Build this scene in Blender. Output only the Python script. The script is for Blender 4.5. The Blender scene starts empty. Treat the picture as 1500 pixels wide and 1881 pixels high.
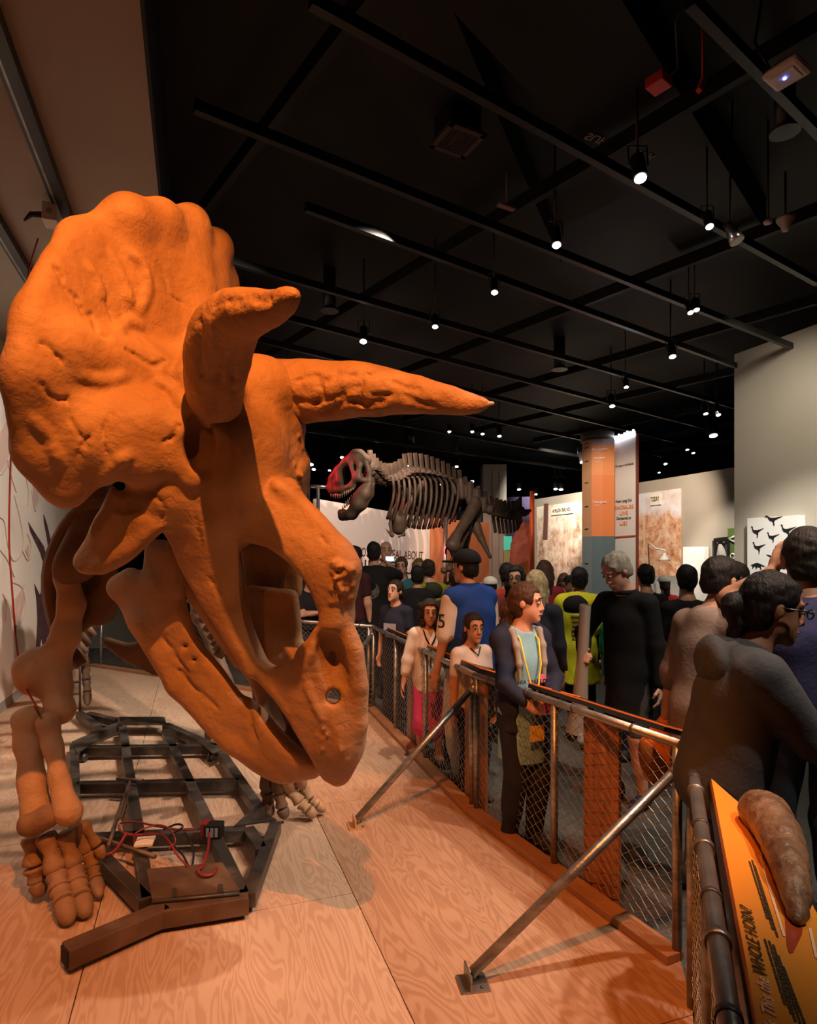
import bpy, math, random
import numpy as np
from mathutils import Vector, Matrix

# ------------------------------------------------------------------ camera, world, main lights, exposure
scene = bpy.context.scene
COL = scene.collection
F, HX, HY, HC = 1150.0, 750.0, 1018.0, 1.75          # focal length in px of the 1500x1881 frame, horizon point, eye height
PSI = math.atan(0.3435)                              # camera yaw against the left wall
CP, SP = math.cos(PSI), math.sin(PSI)

def W(v):                                            # camera-aligned plan coordinates -> world (walls along the axes)
    return Vector((CP*v[0] + SP*v[1], -SP*v[0] + CP*v[1], v[2]))

cam_data = bpy.data.cameras.new('camera')
cam = bpy.data.objects.new('camera', cam_data); COL.objects.link(cam)
cam.location = (0, 0, HC); cam.rotation_euler = (math.pi/2, 0, -PSI)
cam_data.sensor_fit = 'HORIZONTAL'; cam_data.sensor_width = 36.0
cam_data.lens = F/1500*36.0
cam_data.shift_y = (HY-940.5)/1500.0
cam_data.clip_start = 0.03; cam_data.clip_end = 200
scene.camera = cam
vs = scene.view_settings
vs.view_transform = 'Standard'; vs.look = 'None'; vs.gamma = 1.0; vs.use_curve_mapping = False; vs.exposure = 0.0

scene.cycles.max_bounces = 6; scene.cycles.diffuse_bounces = 3; scene.cycles.glossy_bounces = 2; scene.cycles.transmission_bounces = 2
world = bpy.data.worlds.new('hall_air'); scene.world = world; world.use_nodes = True
wn = world.node_tree.nodes; wn.clear()
wbg = wn.new('ShaderNodeBackground'); wbg.inputs[0].default_value = (1.0, 0.86, 0.72, 1); wbg.inputs[1].default_value = 0.007
wo = wn.new('ShaderNodeOutputWorld'); world.node_tree.links.new(wbg.outputs[0], wo.inputs[0])

def spot(name, loc, target, energy, color, size_deg, blend=0.5, radius=0.05):
    l = bpy.data.lights.new(name, 'SPOT'); l.energy = energy; l.color = color
    l.spot_size = math.radians(size_deg); l.spot_blend = blend; l.shadow_soft_size = radius
    o = bpy.data.objects.new(name, l); COL.objects.link(o)
    a, b = W(loc), W(target); o.location = a
    o.rotation_euler = (b-a).to_track_quat('-Z', 'Y').to_euler()
    return o

ORANGE = (1.0, 0.275, 0.048); WARM = (1.0, 0.62, 0.40); WHITE = (1.0, 0.86, 0.70); FLOORC = (1.0, 0.68, 0.50)
spot('skull_spot', (-0.12, 0.50, 4.34), (-0.75, 2.4, 1.6), 720, ORANGE, 66, .3, .015)
spot('frill_spot', (-1.25, 0.0, 3.95), (-1.2, 2.3, 2.45), 45, ORANGE, 36, .5, .02)
spot('brow_spot', (1.6, 0.8, 4.4), (0.1, 2.55, 1.85), 130, (1.0, .42, .17), 27, .4, .02)
spot('floor_spot', (1.9, 2.4, 4.4), (0.5, 3.1, 0.0), 420, FLOORC, 54, .7, .04)
spot('front_floor_spot', (-2.0, 1.55, 3.95), (-1.9, 2.3, 0.0), 110, FLOORC, 52, .7, .04)
spot('rear_floor_spot', (-0.3, 4.6, 4.4), (-2.3, 6.2, 0.0), 560, FLOORC, 78, .8, .05)
spot('mural_spot', (0.0, 5.2, 4.4), (-4.0, 6.2, 1.8), 900, WHITE, 75, .8, .06)
spot('girl_spot', (2.6, 2.6, 4.4), (0.75, 4.1, 0.9), 330, WHITE, 60, .8, .06)
spot('crowd_spot', (0.8, 5.2, 4.4), (0.0, 7.0, 0.9), 420, WHITE, 80, .8, .06)
spot('rex_spot', (0.6, 7.6, 4.4), (-.2, 13.5, 2.0), 1300, (1.0,.70,.50), 46, .6, .03)
spot('rex_red_spot', (-2.9, 10.3, 4.3), (-1.0, 11.2, 3.0), 900, (1.0, .04, .05), 30, .5, .05)
spot('sign_spot', (-.5, 10.2, 4.4), (-.8, 15.0, 1.9), 900, (1.0, .72, .58), 60, .7, .06)
spot('terracotta_spot', (2.2, 13.0, 4.4), (1.6, 16.8, 1.8), 800, (1.0, .6, .4), 55, .7, .06)
spot('mist_mural_spot', (3.4, 15.0, 4.4), (5.3, 21.0, 2.2), 2300, WHITE, 60, .7, .06)
spot('autumn_mural_spot', (4.2, 11.2, 4.4), (5.8, 15.0, 2.0), 1150, (1.0, .80, .62), 60, .7, .06)
spot('column_spot', (2.6, 7.4, 4.4), (3.2, 10.2, 1.9), 620, WHITE, 48, .7, .06)
spot('white_panel_spot', (5.3, 10.9, 4.4), (6.3, 13.0, 1.6), 800, (1.0, .9, .75), 34, .8, .06)
spot('silhouette_spot', (3.6, 5.2, 4.4), (4.75, 8.1, 1.55), 1000, (1.0, .92, .80), 34, .9, .06)
spot('beige_wall_spot', (3.7, 6.6, 4.5), (4.9, 8.4, 2.6), 170, (1.0, .88, .70), 100, .9, .1)
spot('hall_spot', (2.6, 4.2, 4.4), (3.2, 6.0, 0.0), 160, WHITE, 90, .9, .08)
spot('near_group_spot', (2.3, 1.0, 4.4), (1.35, 2.6, 1.0), 300, (1.0, .86, .72), 56, .8, .06)
# ------------------------------------------------------------------ helpers: objects
def P(px, py, Y):                                    # picture point at a depth -> plan coordinates
    return Vector(((px-HX)/F*Y, Y, HC+(HY-py)/F*Y))
def G(px, py, z=0.0):                                # picture point on the horizontal plane z
    return P(px, py, (HC-z)*F/(py-HY))

def thing(name, label, cat, base=(0, 0, 0), group=None, rz=0.0):
    o = bpy.data.objects.new(name, None); COL.objects.link(o); o.empty_display_size = 0.1
    o.location = W(base); o.rotation_euler = (0, 0, -PSI+rz)
    o['label'] = label; o['category'] = cat
    if group: o['group'] = group
    o['base'] = [float(c) for c in base]
    return o
def tag(o, label, cat, group=None, kind=None):
    if label: o['label'] = label
    if cat: o['category'] = cat
    if group: o['group'] = group
    if kind: o['kind'] = kind
    return o

def mesh_np(name, V, Q, smooth=True):
    V = np.asarray(V, np.float32); m = bpy.data.meshes.new(name)
    tris = isinstance(Q, np.ndarray)
    if tris:
        k = Q.shape[1]; n = len(Q)
        m.vertices.add(len(V)); m.vertices.foreach_set('co', V.ravel())
        m.loops.add(n*k); m.loops.foreach_set('vertex_index', Q.astype(np.int32).ravel())
        m.polygons.add(n); m.polygons.foreach_set('loop_start', np.arange(0, n*k, k, dtype=np.int32))
        m.polygons.foreach_set('use_smooth', np.full(n, smooth, bool))
        m.update(calc_edges=True); m.validate()
    else:
        m.from_pydata([tuple(map(float, v)) for v in V], [], Q); m.update()
        m.polygons.foreach_set('use_smooth', np.full(len(m.polygons), smooth, bool))
    return m

class MB:
    """collects simple solids (plan coordinates) into one mesh"""
    def __init__(s): s.v = []; s.f = []; s.sm = []
    def add(s, V, Fc, smooth=False):
        o = len(s.v); s.v += [tuple(v) for v in V]; s.f += [tuple(i+o for i in f) for f in Fc]; s.sm += [smooth]*len(Fc); return s
    def hexa(s, p):                                  # 8 corners: bottom 4 ccw, top 4
        return s.add(p, [(3,2,1,0),(4,5,6,7),(0,1,5,4),(1,2,6,5),(2,3,7,6),(3,0,4,7)])
    def box(s, c, h, ax=None):
        c = Vector(c); X, Y, Z = ax or (Vector((1,0,0)), Vector((0,1,0)), Vector((0,0,1)))
        q = [c+X*a*h[0]+Y*b*h[1]+Z*d*h[2] for d in (-1,1) for a,b in ((-1,-1),(1,-1),(1,1),(-1,1))]
        return s.hexa(q)
    def beam(s, a, b, w, h, up=(0,0,1)):             # rectangular bar from a to b
        a, b = Vector(a), Vector(b); d = (b-a).normalized(); u = Vector(up)
        if abs(d.dot(u)) > .99: u = Vector((0,1,0))
        r = d.cross(u).normalized(); u = r.cross(d).normalized()
        q = [e+r*x*w/2+u*y*h/2 for e in (a,b) for x,y in ((-1,-1),(1,-1),(1,1),(-1,1))]
        return s.hexa([q[i] for i in (0,1,2,3,4,5,6,7)])
    def tube(s, pts, r, n=8, cap=True):
        pts = [Vector(p) for p in pts]; rs = r if isinstance(r, (list, tuple)) else [r]*len(pts)
        V = []; prev = None
        for i, p in enumerate(pts):
            d = (pts[min(i+1, len(pts)-1)]-pts[max(i-1, 0)]).normalized()
            if prev is None:
                u = Vector((0,0,1)) if abs(d.z) < .9 else Vector((1,0,0)); u = d.cross(u).normalized()
            else:
                u = (prev-d*prev.dot(d)).normalized()
            prev = u; w = d.cross(u)
            V += [p+(u*math.cos(2*math.pi*k/n)+w*math.sin(2*math.pi*k/n))*rs[i] for k in range(n)]
        Fc = [(i*n+k, i*n+(k+1)%n, (i+1)*n+(k+1)%n, (i+1)*n+k) for i in range(len(pts)-1) for k in range(n)]
        s.add(V, Fc, True)
        if cap:
            o = len(s.v)-len(V); s.f += [tuple(o+k for k in reversed(range(n))), tuple(o+len(V)-n+k for k in range(n))]; s.sm += [False]*2
        return s
    def lathe(s, c, prof, n=16, axis=(0,0,1)):       # prof: (radius, height) pairs
        c = Vector(c); z = Vector(axis).normalized(); x = z.orthogonal().normalized(); y = z.cross(x); V = []
        for r, h in prof: V += [c+z*h+(x*math.cos(2*math.pi*k/n)+y*math.sin(2*math.pi*k/n))*r for k in range(n)]
        Fc = [(i*n+k, i*n+(k+1)%n, (i+1)*n+(k+1)%n, (i+1)*n+k) for i in range(len(prof)-1) for k in range(n)]
        s.add(V, Fc, True); o = len(s.v)-len(V)
        s.f += [tuple(o+k for k in reversed(range(n))), tuple(o+len(V)-n+k for k in range(n))]; s.sm += [False]*2
        return s
    def prism(s, poly, d):                           # planar polygon (3d points) extruded by vector d
        n = len(poly); poly = [Vector(p) for p in poly]; d = Vector(d)
        return s.add(poly+[p+d for p in poly], [tuple(reversed(range(n))), tuple(range(n, 2*n))]+[(i,(i+1)%n,n+(i+1)%n,n+i) for i in range(n)])
    def build(s, name, mat, parent=None, base=None, bevel=0):
        b = Vector(base) if base is not None else (Vector(parent_base(parent)) if parent else Vector((0,0,0)))
        m = bpy.data.meshes.new(name); m.from_pydata([tuple(Vector(v)-b) for v in s.v], [], s.f); m.update()
        m.polygons.foreach_set('use_smooth', s.sm)
        o = link(name, m, mat, parent, None if parent else b)
        if bevel:
            md = o.modifiers.new('bevel', 'BEVEL'); md.width = bevel; md.segments = 2; md.limit_method = 'ANGLE'
        return o
def parent_base(o):
    while o is not None:
        if 'base' in o: return tuple(o['base'])
        o = o.parent
    return (0, 0, 0)
def link(name, m, mat, parent=None, base=None):
    o = bpy.data.objects.new(name, m); COL.objects.link(o)
    if mat is not None:
        if isinstance(mat, (list, tuple)):
            for q in mat: m.materials.append(q)
        elif not m.materials: m.materials.append(mat)
    if parent: o.parent = parent
    else:
        b = base if base is not None else (0,0,0)
        o.location = W(b); o.rotation_euler = (0, 0, -PSI); o['base'] = [float(c) for c in b]
    return o
def struct(o): o['kind'] = 'structure'; return o
def copy_tree(o, parent=None):
    c = o.copy(); COL.objects.link(c); c.parent = parent
    for ch in o.children: copy_tree(ch, c)
    return c
def text(name, body, size, loc, xdir, up, mat, parent, extrude=0.002, align='CENTER', shear=0.0, space=1.0):
    cu = bpy.data.curves.new(name, 'FONT'); cu.body = body; cu.size = size; cu.extrude = extrude
    cu.align_x = align; cu.align_y = 'CENTER'; cu.shear = shear; cu.space_character = space; cu.resolution_u = 3
    cu.materials.append(mat)
    o = bpy.data.objects.new(name, cu); COL.objects.link(o); o.parent = parent
    b = Vector(parent_base(parent)); x = Vector(xdir).normalized(); z = x.cross(Vector(up)).normalized(); y = z.cross(x)
    M = Matrix((x, y, z)).transposed().to_4x4(); M.translation = Vector(loc)-b
    o.matrix_local = M
    return o

# ------------------------------------------------------------------ helpers: materials
def mat(name, col, rough=0.6, metal=0.0, emit=0.0, alpha=1.0, trans=0.0, spec=0.5):
    m = bpy.data.materials.new(name); m.use_nodes = True; b = m.node_tree.nodes['Principled BSDF']
    b.inputs['Base Color'].default_value = (*col, 1); b.inputs['Roughness'].default_value = rough
    b.inputs['Metallic'].default_value = metal; b.inputs['Specular IOR Level'].default_value = spec
    if emit: b.inputs['Emission Color'].default_value = (*col, 1); b.inputs['Emission Strength'].default_value = emit
    if alpha < 1: b.inputs['Alpha'].default_value = alpha
    if trans: b.inputs['Transmission Weight'].default_value = trans
    return m
def nmat(name, stops, scale=4.0, rough=0.7, detail=6.0, bump=0.0, bscale=20.0, metal=0.0, stretch=(1,1,1), dist=0.0, spec=0.4, bdist=0.01):
    """noise-mottled material: colour ramp over a noise, plus fine bump"""
    m = mat(name, stops[0][1], rough, metal, spec=spec); nt = m.node_tree; N = nt.nodes; L = nt.links; b = N['Principled BSDF']
    tc = N.new('ShaderNodeTexCoord'); mp = N.new('ShaderNodeMapping'); mp.inputs['Scale'].default_value = stretch
    L.new(tc.outputs['Object'], mp.inputs['Vector'])
    n = N.new('ShaderNodeTexNoise'); n.inputs['Scale'].default_value = scale; n.inputs['Detail'].default_value = detail
    n.inputs['Distortion'].default_value = dist; L.new(mp.outputs[0], n.inputs['Vector'])
    r = N.new('ShaderNodeValToRGB'); e = r.color_ramp.elements
    while len(e) < len(stops): e.new(0.5)
    for q, (p, c) in zip(e, stops): q.position = p; q.color = (*c, 1)
    L.new(n.outputs['Fac'], r.inputs[0]); L.new(r.outputs[0], b.inputs['Base Color'])
    if bump:
        n2 = N.new('ShaderNodeTexNoise'); n2.inputs['Scale'].default_value = bscale; n2.inputs['Detail'].default_value = 8
        L.new(mp.outputs[0], n2.inputs['Vector']); bp = N.new('ShaderNodeBump'); bp.inputs['Strength'].default_value = bump
        bp.inputs['Distance'].default_value = bdist; L.new(n2.outputs['Fac'], bp.inputs['Height']); L.new(bp.outputs[0], b.inputs['Normal'])
    return m
_mats = {}
def cm(col, rough=0.8):                              # plain cloth / paint colour, shared
    k = (tuple(round(c, 3) for c in col), rough)
    if k not in _mats: _mats[k] = nmat('cloth', [(0.3, tuple(c*0.82 for c in col)), (0.7, col)], 9.0, rough, 4, 0.25, 60, spec=0.15)
    return _mats[k]

# ------------------------------------------------------------------ helpers: signed-distance modelling
class Field:
    def __init__(s, lo, hi, h):
        s.lo = np.array(lo, np.float32); s.h = h
        s.n = np.ceil((np.array(hi)-s.lo)/h).astype(int)+1
        s.f = np.full(tuple(s.n), 0.6, np.float32)
    def block(s, lo, hi):
        a = np.maximum(np.floor((np.array(lo)-s.lo)/s.h).astype(int), 0); b = np.minimum(np.ceil((np.array(hi)-s.lo)/s.h).astype(int)+1, s.n)
        if (b <= a).any(): return None, None, None, None
        sl = tuple(slice(i, j) for i, j in zip(a, b))
        ax = [np.arange(i, j, dtype=np.float32)*s.h+o for i, j, o in zip(a, b, s.lo)]
        return sl, ax[0][:, None, None], ax[1][None, :, None], ax[2][None, None, :]
    def put(s, sl, d, k, op):
        f = s.f[sl]
        if op == 'sub':
            d = -d
            if k > 0: t = np.maximum(k-np.abs(f-d), 0)/k; r = np.maximum(f, d)+t*t*k*.25
            else: r = np.maximum(f, d)
        else:
            if k > 0: t = np.maximum(k-np.abs(f-d), 0)/k; r = np.minimum(f, d)-t*t*k*.25
            else: r = np.minimum(f, d)
        s.f[sl] = r
    def cone(s, a, b, ra, rb=None, k=0.02, op='add'):
        rb = ra if rb is None else rb; a = np.array(a, np.float32); b = np.array(b, np.float32); m = max(ra, rb)+k+2.5*s.h
        sl, x, y, z = s.block(np.minimum(a, b)-m, np.maximum(a, b)+m)
        if sl is None: return s
        d = b-a; l2 = float(d@d)+1e-12
        t = np.clip(((x-a[0])*d[0]+(y-a[1])*d[1]+(z-a[2])*d[2])/l2, 0, 1)
        q = np.sqrt((x-a[0]-t*d[0])**2+(y-a[1]-t*d[1])**2+(z-a[2]-t*d[2])**2)-(ra+(rb-ra)*t)
        s.put(sl, q, k, op); return s
    def chain(s, pts, rs, k=0.02, op='add'):
        if not isinstance(rs, (list, tuple)): rs = [rs]*len(pts)
        for i in range(len(pts)-1): s.cone(pts[i], pts[i+1], rs[i], rs[i+1], k, op)
        return s
    def ell(s, c, r, ax=None, k=0.02, op='add'):
        c = np.array(c, np.float32); m = max(r)+k+2.5*s.h
        sl, x, y, z = s.block(c-m, c+m)
        if sl is None: return s
        x = x-c[0]; y = y-c[1]; z = z-c[2]
        if ax is None: u, v, w = x, y, z
        else: u, v, w = [x*e[0]+y*e[1]+z*e[2] for e in ax]
        k0 = np.sqrt((u/r[0])**2+(v/r[1])**2+(w/r[2])**2); k1 = np.sqrt((u/r[0]**2)**2+(v/r[1]**2)**2+(w/r[2]**2)**2)+1e-9
        s.put(sl, k0*(k0-1)/k1, k, op); return s
    def box(s, c, hs, ax=None, rnd=0.0, k=0.0, op='add'):
        c = np.array(c, np.float32); m = float(np.linalg.norm(hs))+k+2.5*s.h
        sl, x, y, z = s.block(c-m, c+m)
        if sl is None: return s
        x = x-c[0]; y = y-c[1]; z = z-c[2]
        if ax is None: u, v, w = x+0*y+0*z, y+0*x+0*z, z+0*x+0*y
        else: u, v, w = [x*e[0]+y*e[1]+z*e[2] for e in ax]
        qx, qy, qz = np.abs(u)-hs[0]+rnd, np.abs(v)-hs[1]+rnd, np.abs(w)-hs[2]+rnd
        d = np.sqrt(np.maximum(qx,0)**2+np.maximum(qy,0)**2+np.maximum(qz,0)**2)+np.minimum(np.maximum(qx,np.maximum(qy,qz)),0)-rnd
        s.put(sl, d, k, op); return s
    def half(s, p, n):                               # keep the side the normal points away from
        sl, x, y, z = s.block(s.lo, s.lo+s.n*s.h); d = (x-p[0])*n[0]+(y-p[1])*n[1]+(z-p[2])*n[2]
        s.f = np.maximum(s.f, d.astype(np.float32)); return s
    def pts(s, pts, rad, k=0.012):                   # union of small balls: sheets and ribbons of bone
        rad = np.broadcast_to(rad, (len(pts),))
        for p, r in zip(pts, rad): s.cone(p, p, float(r), None, k)
        return s
    def noise(s, amp, freq, seed=0):
        rs = np.random.RandomState(seed); sl, x, y, z = s.block(s.lo, s.lo+s.n*s.h); t = 0
        for _ in range(5):
            d = rs.normal(size=3); d /= np.linalg.norm(d); q = rs.uniform(.6, 1.7)*freq; ph = rs.uniform(0, 6.3, 3)
            t = t+np.sin((x*d[0]+y*d[1]+z*d[2])*q+ph[0]+1.5*np.sin((x*d[1]+y*d[2]+z*d[0])*q*.7+ph[1]))
        s.f += (amp/5*t).astype(np.float32); return s
    def blur(s, n=1):
        for _ in range(n):
            for a in range(3):
                f = s.f; g = f.copy(); i = [slice(None)]*3; j = [slice(None)]*3; m = [slice(None)]*3
                i[a] = slice(0, -2); j[a] = slice(2, None); m[a] = slice(1, -1)
                g[tuple(m)] = f[tuple(m)]*.5+(f[tuple(i)]+f[tuple(j)])*.25; s.f = g
        return s
    def surf(s):
        f = s.f; f[0] = f[-1] = .5; f[:, 0] = f[:, -1] = .5; f[:, :, 0] = f[:, :, -1] = .5
        ins = f < 0; nx, ny, nz = f.shape
        cnt = np.zeros((nx-1, ny-1, nz-1), np.int8)
        for a in (0,1):
            for b in (0,1):
                for c in (0,1): cnt += ins[a:nx-1+a, b:ny-1+b, c:nz-1+c]
        act = (cnt > 0) & (cnt < 8); ids = np.argwhere(act)
        idx = np.full(act.shape, -1, np.int32); idx[act] = np.arange(len(ids))
        acc = np.zeros((len(ids), 3), np.float32); num = np.zeros(len(ids), np.float32)
        cor = [(a,b,c) for a in (0,1) for b in (0,1) for c in (0,1)]
        val = {q: f[ids[:,0]+q[0], ids[:,1]+q[1], ids[:,2]+q[2]] for q in cor}
        for p in cor:
            for a in range(3):
                if p[a] == 0:
                    q = list(p); q[a] = 1; q = tuple(q); u, v = val[p], val[q]; m = (u < 0) != (v < 0)
                    t = np.where(m, u/np.where(m, u-v, 1), 0)
                    pos = np.tile(np.array(p, np.float32), (len(ids), 1)); pos[:, a] += t
                    acc += pos*m[:, None]; num += m
        V = (ids+acc/num[:, None])*s.h+s.lo
        Q = []
        for a in range(3):
            b, c = (a+1) % 3, (a+2) % 3
            s0 = [slice(None)]*3; s1 = [slice(None)]*3; s0[a] = slice(0, -1); s1[a] = slice(1, None)
            i0, i1 = ins[tuple(s0)], ins[tuple(s1)]; e = np.argwhere(i0 != i1)
            if not len(e): continue
            fl = i0[e[:,0], e[:,1], e[:,2]]
            def cell(db, dc):
                g = e.copy(); g[:, b] -= db; g[:, c] -= dc; return idx[g[:,0], g[:,1], g[:,2]]
            q = np.stack([cell(1,1), cell(0,1), cell(0,0), cell(1,0)], 1)
            q[~fl] = q[~fl][:, ::-1]; Q.append(q)
        return V, np.concatenate(Q) if Q else np.zeros((0,4), np.int32)
    def build(s, name, material, parent, base=None):
        V, Q = s.surf(); b = np.array(base if base is not None else parent_base(parent), np.float32)
        return link(name, mesh_np(name, V-b, Q), material, parent, None if parent else b)
def bounds(pts, m):
    a = np.array([tuple(p) for p in pts]); return a.min(0)-m, a.max(0)+m
def bone(name, pts, rs, material, parent, h=0.012, k=0.03, knobs=(), amp=0.004, freq=30, seed=1, blur=1):
    """one bone: a chain of tapered cones with extra knobs (centre, radius)"""
    rr = list(rs)+[r for _, r in knobs]
    lo, hi = bounds(list(pts)+[c for c, _ in knobs], max(rr)+.05); f = Field(lo, hi, h)
    f.chain(pts, list(rs), k)
    for c, r in knobs: f.cone(c, c, r, None, k)
    if amp: f.noise(amp, freq, seed)
    if blur: f.blur(blur)
    return f.build(name, material, parent)
def smooth_path(pts, n=6):                           # Catmull-Rom through points (any dimension)
    p = np.array([tuple(q) for q in pts], float); p = np.vstack([2*p[0]-p[1], p, 2*p[-1]-p[-2]]); out = []
    for i in range(1, len(p)-2):
        for t in np.arange(n)/n:
            out.append(.5*((2*p[i])+(-p[i-1]+p[i+1])*t+(2*p[i-1]-5*p[i]+4*p[i+1]-p[i+2])*t*t+(-p[i-1]+3*p[i]-3*p[i+1]+p[i+2])*t**3))
    out.append(p[-2]); return np.array(out)
# ------------------------------------------------------------------ the room shell (n: to the right of the camera, s: along the left wall)
ND, DD = Vector((CP, SP, 0)), Vector((-SP, CP, 0))
def NS(n, s, z=0.0): return ND*n+DD*s+Vector((0, 0, z))
AXN = (ND, DD, Vector((0, 0, 1)))
def nbox(n0, n1, s0, s1, z0, z1): return MB().box(NS((n0+n1)/2, (s0+s1)/2, (z0+z1)/2), ((n1-n0)/2, (s1-s0)/2, (z1-z0)/2), AXN)
black_paint = nmat('black_paint', [(0.3, (0.002, 0.0019, 0.0019)), (0.7, (0.0045, 0.0042, 0.0042))], 2.0, 0.6)
rail_paint = mat('black_metal', (0.010, 0.0095, 0.009), 0.4)
floor_mat = nmat('dark_carpet', [(0.3, (0.045, 0.045, 0.04)), (0.7, (0.085, 0.082, 0.075))], 55, 0.95, 5, 0.3, 200)
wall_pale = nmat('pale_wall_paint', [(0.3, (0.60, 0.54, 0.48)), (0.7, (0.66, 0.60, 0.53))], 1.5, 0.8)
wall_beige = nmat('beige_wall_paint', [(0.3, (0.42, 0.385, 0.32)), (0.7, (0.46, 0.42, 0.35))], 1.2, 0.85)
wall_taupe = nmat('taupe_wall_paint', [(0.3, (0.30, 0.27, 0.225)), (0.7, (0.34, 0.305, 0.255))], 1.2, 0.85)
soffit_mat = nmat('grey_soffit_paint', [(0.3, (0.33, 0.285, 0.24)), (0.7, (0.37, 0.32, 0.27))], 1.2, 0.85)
struct(nbox(-2.4, 16, -6, 32, -.14, -.08).build('floor', floor_mat))
struct(nbox(-2.2, -2.015, -6, 16, -.08, 4.3).build('wall_left', wall_pale))
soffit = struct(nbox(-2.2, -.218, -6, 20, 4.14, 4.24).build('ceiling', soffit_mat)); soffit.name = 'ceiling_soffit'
struct(nbox(-.218, -.20, -6, 20, 4.13, 5.2).build('trim_1', black_paint))
struct(nbox(-2.4, 16, -6, 32, 5.2, 5.3).build('ceiling', black_paint))
struct(nbox(-2.4, 16, 32, 32.2, -.1, 5.3).build('wall_back', black_paint))
struct(nbox(-2.4, 16, -6.2, -6, -.1, 5.3).build('wall_front', black_paint))
struct(nbox(-2.4, -2.2, 15.9, 32, -.1, 5.3).build('wall_left', black_paint))
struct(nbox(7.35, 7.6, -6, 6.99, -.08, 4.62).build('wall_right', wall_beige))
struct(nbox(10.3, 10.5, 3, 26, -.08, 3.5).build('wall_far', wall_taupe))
struct(nbox(15.8, 16, -6, 32, -.1, 5.3).build('wall_side', black_paint))
struct(nbox(-2.015, -2.0, 2.2, 15.5, 0, .11).build('baseboard_left', mat('grey_skirting', (0.30, 0.28, 0.26), .6)))

# ------------------------------------------------------------------ plywood platform
A0, A1, A2 = G(1250, 1765), G(872, 1492), G(685, 1302)
B1 = Vector((0.26, 0.35, 0)); B0 = Vector((1.105, 2.44, 0)); C1 = Vector((-4.95, 9.83, 0))
def plywood(name, c0, c1, c2, rot):
    m = mat(name, c1, 0.55, spec=0.35); nt = m.node_tree; N = nt.nodes; L = nt.links; b = N['Principled BSDF']
    tc = N.new('ShaderNodeTexCoord'); oi = N.new('ShaderNodeObjectInfo'); mp = N.new('ShaderNodeMapping'); mp.inputs['Rotation'].default_value = (0, 0, rot)
    ad = N.new('ShaderNodeVectorMath'); ad.operation = 'ADD'; L.new(tc.outputs['Object'], ad.inputs[0]); L.new(oi.outputs['Location'], ad.inputs[1]); L.new(ad.outputs[0], mp.inputs['Vector'])
    mp2 = N.new('ShaderNodeMapping'); mp2.inputs['Scale'].default_value = (3.6, .6, 1); L.new(mp.outputs[0], mp2.inputs['Vector'])
    n = N.new('ShaderNodeTexNoise'); n.inputs['Scale'].default_value = 2.2; n.inputs['Detail'].default_value = 2.5; n.inputs['Distortion'].default_value = .5; L.new(mp2.outputs[0], n.inputs['Vector'])
    mu = N.new('ShaderNodeMath'); mu.operation = 'MULTIPLY'; mu.inputs[1].default_value = 85; L.new(n.outputs['Fac'], mu.inputs[0])
    si = N.new('ShaderNodeMath'); si.operation = 'SINE'; L.new(mu.outputs[0], si.inputs[0])
    mp3 = N.new('ShaderNodeMapping'); mp3.inputs['Scale'].default_value = (60, 2.5, 1); L.new(mp.outputs[0], mp3.inputs['Vector'])
    n3 = N.new('ShaderNodeTexNoise'); n3.inputs['Scale'].default_value = 1.5; n3.inputs['Detail'].default_value = 4; L.new(mp3.outputs[0], n3.inputs['Vector'])
    ma = N.new('ShaderNodeMath'); ma.operation = 'MULTIPLY_ADD'; ma.inputs[1].default_value = .5; L.new(si.outputs[0], ma.inputs[0]); L.new(n3.outputs['Fac'], ma.inputs[2])
    r = N.new('ShaderNodeValToRGB'); e = r.color_ramp.elements; e.new(.5)
    for q, (p, c) in zip(e, [(0.15, c2), (.55, c1), (.85, c0)]): q.position = p; q.color = (*c, 1)
    L.new(ma.outputs[0], r.inputs[0])
    n4 = N.new('ShaderNodeTexNoise'); n4.inputs['Scale'].default_value = 1.1; n4.inputs['Detail'].default_value = 5; L.new(mp.outputs[0], n4.inputs['Vector'])
    r4 = N.new('ShaderNodeValToRGB'); r4.color_ramp.elements[0].position = .3; r4.color_ramp.elements[0].color = (.86, .84, .82, 1); r4.color_ramp.elements[1].position = .7; L.new(n4.outputs['Fac'], r4.inputs[0])
    mx = N.new('ShaderNodeMixRGB'); mx.blend_type = 'MULTIPLY'; mx.inputs[0].default_value = 1; L.new(r.outputs[0], mx.inputs[1]); L.new(r4.outputs[0], mx.inputs[2])
    L.new(mx.outputs[0], b.inputs['Base Color'])
    return m
ply_a = plywood('plywood_pale', (.59, .425, .31), (.565, .40, .285), (.505, .34, .235), 0.0)
ply_b = plywood('plywood_red', (.47, .30, .195), (.445, .275, .175), (.385, .225, .138), 0.0)
wood_red = nmat('stained_board', [(0.3, (.20, .075, .03)), (.6, (.31, .125, .05)), (.8, (.36, .16, .065))], 3, .5, 6, .15, 30, stretch=(14, 14, 1.2))
sill_mat = nmat('fence_sill_wood', [(0.3, (.25, .12, .055)), (.7, (.38, .20, .10))], 4, .6, 6, .2, 30, stretch=(1, 1, 1))
edge_mat = mat('platform_edge_black', (.01, .01, .01), .5)
def clip(poly, inside, cross):
    out = []
    for i in range(len(poly)):
        a, b = poly[i-1], poly[i]
        if inside(b):
            if not inside(a): out.append(cross(a, b))
            out.append(b)
        elif inside(a): out.append(cross(a, b))
    return out
def clip_axis(poly, d, lim, sg):
    ins = lambda p: sg*(p.dot(d)-lim) <= 1e-9
    return clip(poly, ins, lambda a, b: a+(b-a)*((lim-a.dot(d))/(b-a).dot(d)))
pen = [C1+Vector((0,0,0)), A2, A1, A0, B0, B1, NS(0.2, -1.2), NS(-2.0, -1.2), NS(-2.0, 10.8)]
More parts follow.
